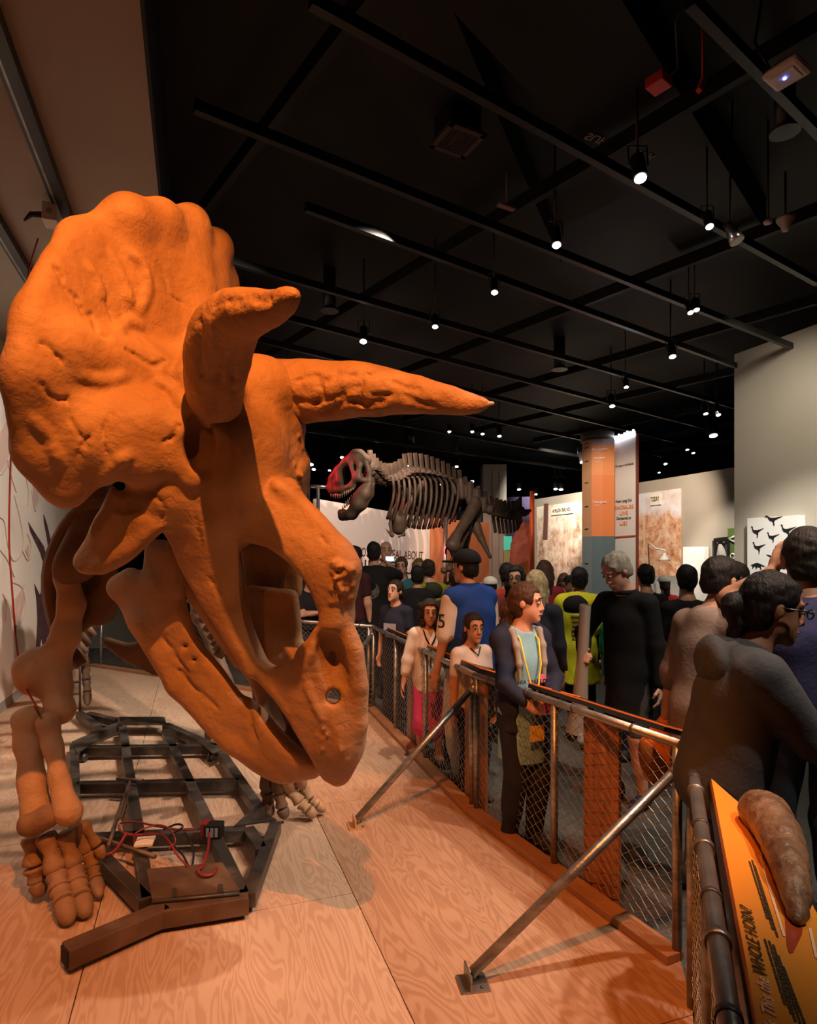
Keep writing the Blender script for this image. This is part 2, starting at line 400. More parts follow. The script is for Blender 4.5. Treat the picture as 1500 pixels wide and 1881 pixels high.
plat = thing('plywood_platform', 'low plywood platform of sheets under the triceratops skeleton', 'platform', NS(-.8, 3.0))
plat['kind'] = 'structure'
struct(plat)
MB().prism([p+Vector((0,0,-.08)) for p in pen][::-1], (0, 0, .058)).build('platform_base', edge_mat, plat)
seams = [-3.0, -1.66, -.44, .78, 2.0]
for i in range(4):
    s0 = -1.25 if i != 2 else -.6
    lens = [(-1.3, 1.9), (1.9, 4.34), (4.34, 6.78), (6.78, 11)] if i % 2 else [(-1.3, .71), (.71, 3.15), (3.15, 5.59), (5.59, 8.03), (8.03, 11)]
    for s0, s1 in lens:
        q = list(pen)
        for d, lim, sg in ((ND, seams[i]+.0025, -1), (ND, seams[i+1]-.0025, 1), (DD, s0+.0025, -1), (DD, s1-.0025, 1)):
            q = clip_axis(q, d, lim, sg)
            if len(q) < 3: break
        if len(q) >= 3 and len(q) > 2:
            up = 0.0 if i < 3 else -.001
            MB().prism([Vector((p.x, p.y, -.022)) for p in q][::-1], (0, 0, .022+up)).build('plywood_sheet', ply_b if i == 3 else ply_a, plat)

# ------------------------------------------------------------------ chain-link fences
galv = nmat('galvanised_steel', [(0.3, (.22, .215, .20)), (.7, (.42, .41, .385))], 9, .38, 5, .15, 40, metal=.85, stretch=(1, 1, 4))
wire_mat = mat('fence_wire', (.30, .285, .26), .45, .7)
band_mat = mat('fence_band', (.10, .095, .09), .45, .6)
def fence(label, a, b, posts, H=.93, z0=.05, w=.038, outer=None):
    t = thing('chain_link_fence', label, 'fence', (a+b)/2, 'fence panels around the platform')
    d = (b-a).normalized(); L = (b-a).length
    MB().tube([a+Vector((0,0,H)), b+Vector((0,0,H))], .0215, 12).build('top_rail', galv, t)
    for p in posts:
        q = a+d*p
        MB().tube([q+Vector((0,0,.0)), q+Vector((0,0,H-.01))], .021, 12).build('post', galv, t)
    nrm = Vector((-d.y, d.x, 0))
    for p in [x for x in np.arange(.18, L-.05, .42)]:
        q = a+d*float(p)+Vector((0,0,H)); MB().tube([q-d*.008, q+d*.008], .0245, 12).build('wire_tie', band_mat, t)
    m = MB(); n = int(L/w); hh = .030; rows_ = int((H-z0-.03)/hh)
    V = []; Fc = []
    for i in range(n):
        pts = []
        for j in range(rows_+1):
            k = (j % 2) if i % 2 == 0 else ((j+1) % 2)
            pts.append(a+d*((i+k)*w+(.003 if k else -.003))+Vector((0,0,H-.02-j*hh))+nrm*(.003 if j % 2 else -.003))
        for j in range(rows_):
            p, q = pts[j], pts[j+1]; e = (q-p).normalized(); u = e.cross(nrm).normalized(); r = .0017; o = len(V)
            for c in (p, q): V += [c+u*r, c-u*r*.5+nrm*r*.87, c-u*r*.5-nrm*r*.87]
            Fc += [(o,o+1,o+4,o+3), (o+1,o+2,o+5,o+4), (o+2,o,o+3,o+5)]
    bse = Vector(parent_base(t)); me = mesh_np('chain_link_mesh', np.array([tuple(v-bse) for v in V]), np.array(Fc)); o = link('chain_link_mesh', me, wire_mat, t); o['kind'] = 'stuff'
    return t
def on(a, b, p): return (p-a).dot((b-a).normalized())
fa1 = fence('chain-link fence panel beside the girl with the yellow badge', A1, A0, [.02, on(A1, A0, G(1015,1598)), (A0-A1).length-.02])
fa2 = fence('chain-link fence panel in front of the girl in a white cardigan', A2, A1, [.02, on(A2, A1, G(720,1345)), on(A2, A1, G(781,1400)), (A1-A2).length-.05])
fb = fence('nearest chain-link fence panel running along the orange sign', B0, B1, [.02, 1.0, 2.0])
fc = fence('far chain-link fence panel behind the triceratops skull', A2, C1, [.06, 1.3, 2.6, 3.9, 5.1])
# timber sills under the fence
for a, b, lb in ((A1, A0, 'long timber sill under the nearer side fence'), (A2, A1, 'timber sill under the farther side fence'), (A2, C1, 'timber sill under the rear fence')):
    d = (b-a).normalized(); nr = Vector((d.y, -d.x, 0)) if b is not C1 else Vector((-d.y, d.x, 0))
    if nr.x > 0 and b is not C1: nr = -nr
    if b is C1: nr = Vector((0, -1, 0))
    c0 = a+nr*.03; c1 = b+nr*.03
    o = MB().beam(c0+Vector((0,0,.02)), c1+Vector((0,0,.02)), .10, .04).build('timber_sill', sill_mat, None, (a+b)/2, bevel=.004)
    tag(o, lb, 'timber', 'sills under the fence')
def brace(label, foot, top, plate_mat):
    t = thing('fence_brace', label, 'brace', foot, 'braces holding up the fence'); d = (top-foot).normalized()
    MB().tube([foot+Vector((0,0,.05)), top], .0215, 12).build('brace_pole', galv, t)
    MB().tube([foot+Vector((0,0,.035))-d*.0, foot+Vector((0,0,.05))+d*.07], .014, 10).build('pole_end', plate_mat, t)
    m = MB(); x = Vector((d.x, d.y, 0)).normalized(); y = Vector((-x.y, x.x, 0))
    m.box(foot+Vector((0,0,.004)), (.06, .055, .004), (x, y, Vector((0,0,1)))); m.build('foot_plate', plate_mat, t)
    MB().box(foot+Vector((0,0,.034))-x*.02, (.004, .055, .03), (x, y, Vector((0,0,1)))).build('foot_upstand', plate_mat, t)
    for s in (-1, 1): MB().lathe(foot+y*.035*s+x*.03+Vector((0,0,.008)), [(.008,0),(.008,.005),(.004,.008)], 8).build('bolt', band_mat, t)
    MB().tube([top-d*.05, top+d*.01], .026, 12).build('rail_clamp', galv, t)
    return t
br_w = mat('brass_bracket', (.62, .40, .22), .4, .5)
brace('thick diagonal steel brace from the bright foot plate to the near fence corner', G(868,1808), A0+Vector((0,0,.84)), galv)
brace('orange-lit diagonal brace between beak tip and middle fence post', G(656,1518), A1+Vector((0,0,.86)), br_w)
brace('far diagonal brace half hidden behind the beak', G(555,1345), A2+Vector((0,0,.86)), galv)

# ------------------------------------------------------------------ reading rails outside the fence
board_black = mat('sign_board_black', (.012, .012, .013), .35); orange_edge = mat('sign_edge_orange', (.80, .22, .035), .45)
def reading_rail(label, a, b, legs):
    """sloping sign board hooked outside the fence between plan points a and b"""
    d = (b-a).normalized(); out = Vector((d.y, -d.x, 0))
    if out.x < 0: out = -out
    t = thing('reading_rail', label, 'sign', (a+b)/2, 'sign boards outside the fence')
    u = (out*.42+Vector((0,0,-.13))).normalized(); nn = u.cross(d).normalized()
    if nn.z < 0: nn = -nn
    c = (a+b)/2+out*.03+Vector((0,0,.965)); L = (b-a).length/2
    MB().box(c+u*.2, (L, .2, .012), (d, u, nn)).build('sign_board', board_black, t)
    MB().box(c+nn*.014+u*.004, (L, .004, .004), (d, u, nn)).build('edge_strip', orange_edge, t)
    for s in (-1, 1): MB().box(c+nn*.014+u*.2+d*L*s, (.004, .2, .004), (d, u, nn)).build('edge_strip', orange_edge, t)
    for k in legs:
        q = a+(b-a)*k+out*.09; MB().box(q+Vector((0,0,.405)), (.095, .019, .485), ((d*.9+out*.44).normalized(), (out*.9-d*.44).normalized(), Vector((0,0,1)))).build('leg_board', wood_red, t, bevel=.003)
    return t
reading_rail('black sloping sign board with orange edge in front of the man in a black coat', A1+(A0-A1)*.33, A1+(A0-A1)*.93, [.55])
reading_rail('black sloping sign board with orange edge beside the middle fence post', A2+(A1-A2)*.62, A2+(A1-A2)*1.0, [.83])
reading_rail('black sloping sign board with orange edge nearest the far fence corner', A2+(A1-A2)*.04, A2+(A1-A2)*.46, [.97])

# ------------------------------------------------------------------ steel mounting frame under the skeleton
frame_mat = nmat('oily_steel', [(0.25, (.035, .028, .024)), (.55, (.075, .064, .055)), (.8, (.19, .165, .145))], 5, .42, 8, .3, 30, metal=.35, dist=.8)
rust_mat = nmat('brown_steel', [(0.25, (.07, .04, .025)), (.55, (.13, .08, .052)), (.8, (.22, .145, .10))], 5, .5, 8, .3, 30, metal=.2)
frame = thing('steel_base_frame', 'low welded steel tube frame on the plywood under the skeleton', 'frame', G(290, 1510))
def tube_bar(p, q, w=.07, h=.075, m=frame_mat, nm='tube'):
    a, b = G(*p, .11), G(*q, .11); a.z = b.z = .11-h/2
    return MB().beam(a, b, w, h).build(nm, m, frame, bevel=.006)
for p, q, w in [((120,1738),(306,1660),.095), ((300,1664),(456,1640),.095)]: tube_bar(p, q, w, .085, rust_mat)
for p, q in [((269,1650),(180,1560)), ((136,1364),(138,1540)), ((225,1333),(272,1648)), ((304,1340),(446,1640)), ((407,1380),(478,1484)),
             ((506,1508),(456,1640)), ((456,1518),(480,1556)), ((150,1371),(402,1367)), ((140,1437),(440,1431)), ((165,1533),(450,1520)),
             ((220,1326),(138,1362)), ((304,1328),(408,1374)), ((145,1306),(180,1331)), ((162,1308),(212,1320))]: tube_bar(p, q)
m = MB(); a, b = G(120,1738,.11), G(306,1660,.11); d = (a-b).normalized(); m.box(Vector((a.x, a.y, .067))+d*.002, (.0385, .004, .033), (Vector((-d.y, d.x, 0)), d, Vector((0,0,1)))); m.build('open_end_shade', mat('tube_shade', (.01,.008,.007), .9), frame)  # near-black plate on the solid bar, painted shade of a hollow tube
def plate(pl, z, th, m, nm): return MB().prism([G(x, y, z) for x, y in pl][::-1], (0, 0, th)).build(nm, m, frame)
plate([(219,1318),(302,1318),(306,1332),(218,1332)], .112, .008, frame_mat, 'end_plate')
plate([(430,1519),(508,1508),(468,1482)], .112, .008, frame_mat, 'gusset_plate')
plate([(135,1362),(184,1358),(140,1386)], .112, .008, frame_mat, 'gusset_plate')
plate([(360,1360),(414,1376),(392,1386)], .112, .008, frame_mat, 'gusset_plate')
plate([(269,1600),(408,1588),(440,1640),(279,1656)], .113, .012, rust_mat, 'hinged_lid')
MB().tube([G(279,1657,.12), G(440,1641,.12)], .009, 8).build('hinge', band_mat, frame)
for x, y in ((320,1648),(405,1640)): plate([(x-4,y-14),(x+4,y-15),(x+5,y),(x-3,y+1)], .127, .006, band_mat, 'hinge_leaf')
for x, y in ((155,1392),(386,1390),(178,1548)):
    c = G(x, y, .035); MB().lathe(c-Vector((.015,0,0)), [(.034,0),(.034,.03)], 14, (1,0,0)).build('caster', band_mat, frame)
MB().tube([G(240,1432,.14), G(198,1556,.14)], .011, 8).build('lever_rod', rust_mat, frame)
MB().tube([G(215,1430,.15), G(262,1434,.15)], .013, 8).build('lever_handle', frame_mat, frame)
MB().tube([G(170,1535,.13), G(285,1574,.13)], .012, 8).build('cross_rod', rust_mat, frame)
# post carrying the hind foot
o = MB().tube([G(147,1306,.1), Vector((*G(147,1306,.1)[:2], .75))], .012, 8).build('foot_support_rod', frame_mat, frame)

# cables and boxes lying on the frame
red = mat('red_cable', (.26, .02, .015), .4); blk = mat('black_cable', (.012, .011, .011), .4)
def cable(label, pl, m, r=.006, group='loose cables on the steel frame', n=6):
    q = smooth_path([p if isinstance(p, Vector) else G(*p) for p in pl], n); c = q.mean(0)
    o = MB().tube([Vector(p) for p in q], r, 7).build('cable', m, None, c); return tag(o, label, 'cable', group)
cable('red cable looping from the black connector box over the steel frame', [(395,1516,.17),(370,1522,.16),(330,1524,.17),(290,1518,.2),(250,1510,.2),(222,1512,.18),(220,1525,.16),(245,1534,.16),(290,1530,.17),(310,1545,.15),(325,1570,.12),(345,1592,.13)], red)
cable('bright red cable end curling beside the front toes', [(232,1530,.16),(222,1548,.15),(212,1562,.14),(198,1570,.13),(190,1570,.12)], red, .008)
cable('red cable loop lying on the brown hinged lid', [(384,1530,.16),(382,1560,.15),(372,1590,.14),(364,1598,.14),(372,1608,.14),(390,1606,.14),(398,1594,.14)], red, .007)
cable('dark cable sagging between the two middle frame tubes', [(300,1524,.17),(325,1514,.2),(335,1520,.19),(310,1540,.14),(335,1570,.08),(350,1595,.09),(355,1560,.12),(340,1530,.16)], blk, .006)
cable('thin red cable arching over the frame cross tube', [(245,1550,.14),(250,1530,.2),(285,1516,.22),(310,1522,.2),(322,1545,.14),(310,1560,.12)], red, .005)
conn = thing('connector_box', 'small red and black connector box on the steel frame', 'box', G(393,1530,.11))
c = G(393, 1524, .15)
MB().box(c, (.05, .04, .04)).build('box_body', blk, conn, bevel=.006); MB().box(c+Vector((-.05,0,.012)), (.018,.038,.036)).build('box_cap', red, conn, bevel=.004)
for i in range(3): MB().box(c+Vector((-.025+.025*i,-.042,0)), (.008,.003,.025)).build('socket', mat('grey_plastic', (.3,.3,.3), .5), conn)
o = MB().box(G(266,1546,.125), (.05,.055,.008), (Vector((.97,.2,0)), Vector((-.2,.97,0)), Vector((0,0,1)))).build('tape_wrap', mat('masking_tape', (.72,.6,.45), .7), None, G(266,1546,.11), bevel=.003); tag(o, 'pale strip of masking tape stuck on a frame tube', 'tape')
cable('long red cable hanging from the ceiling outlet down to the foreleg', [P(70,438,4.45), P(55,490,4.4), P(45,560,4.3), P(36,640,4.2), P(24,760,4.05), P(18,900,3.9), P(17,1000,3.8), P(22,1080,3.7), P(30,1180,3.5), P(42,1250,3.3), P(68,1300,3.12)], red, .0055, None)
# ------------------------------------------------------------------ triceratops skeleton
RV = Vector((-0.555, -0.807, -0.2)).normalized()     # the skull's own right-hand direction
P0 = P(620, 1445, 2.7)                               # beak tip, on the median plane
def S(px, py, lat=0.0):                              # picture point at a lateral offset from the skull's median plane
    d = Vector(((px-HX)/F, 1.0, (HY-py)/F)); c = Vector((0, 0, HC))
    return c+d*((lat-(c-P0).dot(RV))/d.dot(RV))
def mirror(p):
    p = Vector(p); return p-RV*2*((p-P0).dot(RV))
def rows(f, rws, r, n_along=6, sym=False, rad_end=None, k=0.012):
    """sheet of bone lofted through rows of (px,py,lat) points, thickness radius r"""
    R3 = [smooth_path([S(*q) for q in row], 7) for row in rws]
    m = min(len(q) for q in R3); A = np.array([q[np.linspace(0, len(q)-1, m).round().astype(int)] for q in R3])
    grid = np.array([smooth_path(A[:, j], n_along) for j in range(m)])      # [across][along]
    # resample densely enough for the radius
    pts = []
    step = r*0.62
    for j in range(m-1):
        a, b = grid[j], grid[j+1]; g = max(1, int(np.ceil(np.linalg.norm(a-b, axis=1).max()/step)))
        for t in range(g):
            c = a+(b-a)*t/g; L = np.concatenate([[0], np.cumsum(np.linalg.norm(np.diff(c, axis=0), axis=1))])
            q = np.linspace(0, L[-1], max(2, int(L[-1]/step)+1)); pts.append(np.stack([np.interp(q, L, c[:, i]) for i in range(3)], 1))
    c = grid[-1]; L = np.concatenate([[0], np.cumsum(np.linalg.norm(np.diff(c, axis=0), axis=1))])
    q = np.linspace(0, L[-1], max(2, int(L[-1]/step)+1)); pts.append(np.stack([np.interp(q, L, c[:, i]) for i in range(3)], 1))
    pts = np.concatenate(pts); f.pts(pts, r, k)
    if sym: f.pts(np.array([mirror(p) for p in pts]), r, k)
def sym_chain(f, pl, rs, k):
    pts = [S(*q) for q in pl]; f.chain(pts, rs, k); f.chain([mirror(p) for p in pts], rs, k)

def fossil(name, stops, scale, vor, crack, bump, bscale):
    """cast bone: mottled colour, pitted bump and a net of fine cracks"""
    m = nmat(name, stops, scale, 0.6, 9, bump, bscale, dist=.6, spec=.3, bdist=.013); nt = m.node_tree; N = nt.nodes; L = nt.links; b = N['Principled BSDF']
    tc = N.new('ShaderNodeTexCoord'); n = N.new('ShaderNodeTexNoise'); n.inputs['Scale'].default_value = 5; n.inputs['Detail'].default_value = 6; L.new(tc.outputs['Object'], n.inputs['Vector'])
    mx = N.new('ShaderNodeMixRGB'); mx.blend_type = 'ADD'; mx.inputs[0].default_value = .45; L.new(tc.outputs['Object'], mx.inputs[1]); L.new(n.outputs['Color'], mx.inputs[2])
    v = N.new('ShaderNodeTexVoronoi'); v.feature = 'DISTANCE_TO_EDGE'; v.inputs['Scale'].default_value = vor; L.new(mx.outputs[0], v.inputs['Vector'])
    r = N.new('ShaderNodeValToRGB'); r.color_ramp.elements[0].position = 0; r.color_ramp.elements[1].position = crack; L.new(v.outputs['Distance'], r.inputs[0])
    n2 = N.new('ShaderNodeTexNoise'); n2.inputs['Scale'].default_value = 2.3; n2.inputs['Detail'].default_value = 3; L.new(tc.outputs['Object'], n2.inputs['Vector'])
    r2 = N.new('ShaderNodeValToRGB'); r2.color_ramp.elements[0].position = .38; r2.color_ramp.elements[1].position = .55; L.new(n2.outputs['Fac'], r2.inputs[0])
    mxx = N.new('ShaderNodeMath'); mxx.operation = 'MAXIMUM'; L.new(r.outputs[0], mxx.inputs[0]); L.new(r2.outputs[0], mxx.inputs[1])
    bp = N.new('ShaderNodeBump'); bp.inputs['Strength'].default_value = .22; bp.inputs['Distance'].default_value = .012; L.new(mxx.outputs[0], bp.inputs['Height'])
    old = b.inputs['Normal'].links[0].from_socket; L.new(old, bp.inputs['Normal']); L.new(bp.outputs[0], b.inputs['Normal'])
    return m
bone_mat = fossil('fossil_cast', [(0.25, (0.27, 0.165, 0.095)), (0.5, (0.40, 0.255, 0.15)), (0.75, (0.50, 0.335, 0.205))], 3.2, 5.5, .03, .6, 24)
horn_mat = fossil('horn_cast', [(0.25, (0.24, 0.145, 0.085)), (0.5, (0.38, 0.24, 0.14)), (0.78, (0.48, 0.32, 0.20))], 5.0, 11, .05, .9, 26)
def hit(f, px, py, t0=1.2, t1=4.2):
    """first surface the picture ray meets in a field"""
    d = np.array([(px-HX)/F, 1.0, (HY-py)/F]); t = np.arange(t0, t1, f.h*.5); q = d[None]*t[:, None]+np.array([0, 0, HC]); i = np.rint((q-f.lo)/f.h).astype(int)
    ok = ((i >= 0) & (i < f.n)).all(1); v = np.full(len(t), 1.0); j = i[ok]; v[ok] = f.f[j[:, 0], j[:, 1], j[:, 2]]; w = np.nonzero(v < 0)[0]
    return q[w[0]] if len(w) else None
def groove(f, pl, r, op='sub', k=.012, depth=0.0):
    pts = [hit(f, x, y) for x, y in [tuple(q) for q in smooth_path(pl, 4)]]; pts = [p+(p-np.array([0,0,HC]))/np.linalg.norm(p-np.array([0,0,HC]))*depth for p in pts if p is not None]
    for a, b in zip(pts[:-1], pts[1:]):
        if np.linalg.norm(a-b) < .12: f.cone(a, b, r, r, k, op)
toe_mat = nmat('toe_bone', [(0.25, (0.16, 0.10, 0.065)), (0.55, (0.30, 0.19, 0.115)), (0.8, (0.38, 0.25, 0.155))], 6.0, 0.65, 8, 0.5, 40, spec=0.3)
dark_bone = nmat('shaded_bone', [(0.3, (0.10, 0.06, 0.04)), (0.7, (0.20, 0.125, 0.08))], 5.0, 0.65, 8, 0.4, 30, spec=0.3)  # darker copy of the bone colour, with the shade painted in
tip_mat = mat('horn_tip_filler', (0.45, 0.42, 0.38), 0.5)

trike = thing('triceratops_skeleton', 'orange-lit triceratops skeleton with two long brow horns and wide frill', 'skeleton', G(300, 1560))
# --- skull
f = Field((-1.50, 1.60, 0.55), (0.10, 3.75, 3.40), 0.009)
frill = [[(430,690,-.12),(424,600,-.34),(419,530,-.52)], [(415,690,-.06),(408,565,-.24),(403,452,-.42)], [(395,690,-.02),(388,545,-.16),(378,434,-.32)],
         [(385,690,0),(370,540,-.08),(352,400,-.20)], [(352,690,.04),(318,540,.05),(295,390,.03)], [(320,690,.1),(270,540,.19),(228,384,.22)],
         [(298,690,.15),(232,548,.28),(178,408,.33)], [(280,695,.2),(200,560,.36),(136,434,.44)], [(262,705,.26),(165,590,.47),(92,490,.58)],
         [(252,725,.3),(138,640,.56),(54,580,.70)], [(250,750,.34),(125,690,.61),(37,650,.76)], [(252,775,.37),(125,745,.62),(33,730,.78)],
         [(258,800,.39),(140,800,.60),(48,825,.75)], [(266,830,.40),(168,840,.57),(82,884,.69)], [(280,858,.40),(200,862,.52),(122,908,.62)]]
rows(f, frill, 0.038, 5)
for c, r in [((404,450,-.4),.05),((352,412,-.2),.06),((300,402,.03),.055),((235,397,.21),.065),((140,447,.42),.05),((62,585,.68),.045),((45,690,.75),.045),((60,830,.72),.045),((118,897,.61),.05),((412,520,-.48),.05)]:
    f.cone(S(*c), S(*c), r, None, 0.09)
sq = [(335,700,.12),(270,685,.27),(200,668,.42),(120,640,.6),(70,630,.68)]
f.chain([S(*q) for q in sq], [.10,.085,.075,.055,.03], 0.10)
for q, r in [((215,790,.47),.12),((280,790,.36),.13),((160,800,.55),.085),((250,840,.42),.09)]: f.cone(S(*q), S(*q), r, None, 0.10)
# brain case, brows, forehead
f.cone(S(390,740,.04), S(440,830,0), .20, .20, .08)
for c, r in [((398,720,.17),.10),((372,760,.22),.06),((345,845,.30),.05)]:
    f.cone(S(*c), S(*c), r, None, .10)
f.cone(S(480,715,-.12), S(505,760,-.2), .14, .12, .1)
f.chain([S(520,790,-.22), S(512,850,-.18), S(500,910,-.09)], [.075,.075,.085], .08)
f.chain([S(445,800,0), S(465,900,0), S(492,950,0)], [.15,.12,.10], .08)
f.chain([S(545,790,-.25), S(543,840,-.26), S(538,890,-.24)], [.025,.035,.03], .04)
f.chain([S(405,800,.17), S(415,900,.16), S(428,985,.13)], [.11,.09,.06], .08)
# orbit rim and cheek
f.chain([S(330,790,.33), S(326,840,.33), S(352,880,.31)], [.045,.05,.05], .05)
rows(f, [[(250,832,.38),(300,845,.35),(352,870,.30),(410,880,.2)], [(232,890,.42),(290,900,.38),(345,920,.31),(405,930,.2)], [(212,945,.45),(270,945,.40),(325,960,.32),(390,960,.22)]], .036, 6, True)
rows(f, [[(212,945,.45),(250,950,.43),(290,960,.38)], [(190,985,.465),(220,990,.45),(262,985,.42)], [(168,1015,.48),(190,1020,.475),(225,1020,.46)], [(157,1030,.49),(165,1036,.49),(185,1040,.485)]], .036, 6, True)
f.chain([S(235,905,.43), S(200,975,.465), S(156,1032,.5)], [.05,.045,.03], .06)
rows(f, [[(290,940,.34),(350,930,.3),(405,930,.2)], [(325,985,.29),(375,985,.25),(418,990,.17)], [(352,1045,.24),(390,1045,.21),(428,1045,.15)],
         [(388,1110,.20),(415,1105,.18),(438,1110,.13)], [(425,1165,.16),(438,1160,.15),(452,1165,.11)], [(462,1228,.125),(470,1228,.12),(480,1230,.10)]], .036, 6, True)
rows(f, [[(318,1000,.2),(350,1045,.12)], [(345,1075,.17),(385,1100,.1)], [(395,1150,.13),(430,1165,.08)], [(440,1215,.1),(460,1222,.06)]], .03, 6, True)
# nasal bar, nose horn, rostrum
rows(f, [[(428,950,.12),(480,915,.06),(530,890,-.03)], [(455,978,.11),(505,948,.06),(560,935,0)], [(497,992,.095),(545,975,.05),(592,968,0)],
         [(538,1022,.075),(580,1008,.045),(626,1010,0)], [(575,1064,.055),(610,1055,.04),(638,1050,0)], [(598,1112,.04),(615,1105,.03),(630,1102,0)], [(606,1145,.04),(618,1140,.03),(630,1138,0)]], .032, 6, True)
f.cone(S(638,1045,0), S(634,1090,0), .042, .03, .05)
f.cone(S(625,1020,0), S(640,1042,0), .05, .03, .05)
rows(f, [[(480,1240,.115),(530,1232,.105),(580,1200,.07),(628,1142,0)], [(505,1266,.115),(548,1255,.10),(600,1222,.05),(650,1200,0)], [(529,1294,.105),(562,1288,.09),(610,1275,.05),(657,1272,0)],
         [(553,1334,.09),(585,1332,.075),(625,1332,.05),(656,1340,0)], [(578,1377,.07),(602,1380,.06),(632,1382,.04),(645,1388,0)], [(602,1420,.02),(612,1424,.02),(620,1428,.01),(628,1424,0)]], .030, 6, True)
f.chain([S(633,1140,0), S(652,1195,0), S(660,1260,0), S(658,1330,0), S(645,1385,0), S(620,1438,0)], [.024,.026,.026,.026,.026,.014], .03)
f.chain([S(486,1226,.115), S(532,1296,.105), S(574,1366,.07), S(602,1414,.02)], [.03,.027,.026,.02], .03)
rows(f, [[(458,1080,-.02),(500,1088,-.05),(538,1092,-.07)], [(462,1130,-.02),(505,1132,-.05),(543,1132,-.07)], [(478,1185,0),(515,1182,-.04),(548,1176,-.06)], [(500,1230,.02),(530,1218,0),(560,1200,-.02)]], .018, 6)
rows(f, [[(450,1005,-.08),(495,1002,-.12),(535,1015,-.14)], [(455,1045,-.08),(500,1045,-.12),(545,1050,-.15)], [(460,1085,-.08),(505,1088,-.12),(546,1090,-.15)]], .02, 6)
f.chain([S(560,1200,.08), S(590,1170,.06), S(612,1145,.03)], [.035,.03,.03], .04)
# hollows: eye socket, nostril pocket, cheek window
f.ell(S(606,1225,.135), (.045,.085,.085), None, .05, 'sub')
f.cone(S(612,1280,.2), S(612,1280,-.3), .030, .030, .02, 'sub')
f.cone(S(222,893,.5), S(222,893,.3), .022, .022, .02, 'sub')
f.blur(2); f.noise(0.004, 8, 3).noise(0.0018, 34, 5)
oc = hit(f, 366, 815); f.ell(oc, (.055,.05,.10), None, .02, 'sub')
for pl, r in (([(100,490),(113,510),(120,530),(137,543),(147,563),(157,580),(170,580),(177,607),(190,618),(203,617)], 0.0087), ([(187,513),(193,547),(203,577),(213,610)], 0.0056), ([(233,643),(260,660),(283,672),(300,663)], 0.0099),
              ([(73,630),(90,637),(103,653),(113,665)], 0.0050), ([(287,483),(303,510),(310,540),(333,557)], 0.0043), ([(123,727),(127,767),(143,793),(160,823)], 0.0062), ([(297,813),(317,803),(328,780)], 0.0074), ([(70,700),(95,730),(120,735)], 0.0050),
              ([(140,850),(150,820),(165,800)], 0.0062), ([(205,760),(190,790),(195,830)], 0.0056), ([(420,770),(432,830),(437,900),(440,960)], 0.0062), ([(250,720),(280,735),(300,730)], 0.0050), ([(590,985),(600,1000)], 0.0043), ([(280,905),(300,930),(296,960)], 0.0037), ([(355,930),(365,975),(372,1010)], 0.0043), ([(385,1060),(405,1095)], 0.0037)): groove(f, pl, max(r, .0055), 'sub', .006)
groove(f, [(598,1180),(610,1215),(618,1255)], .034, 'sub', .04, -.004)
for pl, r in (([(205,470),(220,505),(232,535),(238,560)], 0.0062), ([(240,465),(262,490),(270,530),(258,570)], 0.0074), ([(160,490),(178,520),(186,545)], 0.0062), ([(215,610),(235,590),(255,600)], 0.0074), ([(150,690),(190,700),(230,690)], 0.0087), ([(60,770),(85,800),(110,850)], 0.0074),
              ([(190,880),(215,850),(240,835)], 0.0074), ([(330,690),(345,660),(350,620)], 0.0124), ([(290,700),(320,720),(335,745)], 0.0112), ([(575,1185),(560,1240),(590,1320)], 0.0050)): groove(f, pl, r*.8, 'add', .03, .004)
rk = random.Random(8)
for x0, x1, y0, y1, n_, r_ in ((606,648,1030,1108,46,.009), (536,556,800,900,14,.009), (560,640,1330,1400,14,.007)):
    for _ in range(n_):
        q = hit(f, rk.uniform(x0, x1), rk.uniform(y0, y1))
        if q is not None: f.cone(q, q, r_*rk.uniform(.6, 1.15), None, .012)
skull = f.build('skull', bone_mat, trike); skull['label'] = 'rough orange-brown skull with scalloped frill and parrot beak'
# --- brow horns
def horn(pl, rs, name, seed, grooves=()):
    c = smooth_path([(*S(*q), r) for q, r in zip(pl, rs)], 4); lo, hi = bounds(c[:, :3], max(rs)+.06); f = Field(lo, hi, .0115)
    f.chain([p[:3] for p in c], [max(p[3], .008) for p in c], .03)
    f.noise(.006, 24, seed).noise(.003, 60, seed+1); f.blur(1)
    for pl, r in grooves: groove(f, pl, r)
    
    return f.build(name, horn_mat, skull)
horn([(396,752,.19),(395,690,.26),(404,635,.31),(424,590,.35),(462,573,.39),(500,566,.42),(525,552,.435),(541,541,.445)], [.085,.10,.10,.085,.061,.035,.020,.006], 'brow_horn', 11, [([(372,590),(366,640),(372,690)], .007), ([(395,560),(420,552),(445,556)], .006), ([(432,620),(428,680),(432,730)], .008), ([(455,545),(480,552),(500,548)], .006), ([(400,600),(405,650),(398,700)], .006)])
horn([(470,722,-.18),(520,722,-.24),(580,718,-.30),(650,716,-.34),(720,721,-.38),(790,730,-.42),(850,740,-.45),(897,742,-.475)], [.14,.128,.118,.106,.083,.060,.037,.012], 'brow_horn', 21, [([(585,698),(590,722),(580,752)], .009), ([(664,698),(660,730),(668,742)], .009), ([(590,760),(643,736),(672,744),(705,736)], .010), ([(684,727),(722,725)], .007), ([(545,700),(575,690),(600,700),(620,690)], .007), ([(540,735),(570,740),(600,735),(640,722)], .008), ([(720,700),(745,712),(770,716)], .006), ([(740,725),(765,738),(800,745)], .007), ([(610,680),(640,690),(690,688)], .006), ([(525,700),(535,730),(552,760)], .008), ([(625,715),(660,712)], .006)])
fz = Field(*bounds([S(893,742,-.473), S(905,741,-.48)], .03), .004); fz.cone(S(893,742,-.473), S(904,741,-.48), .0125, .008, .01); fz.build('horn_tip', tip_mat, skull)
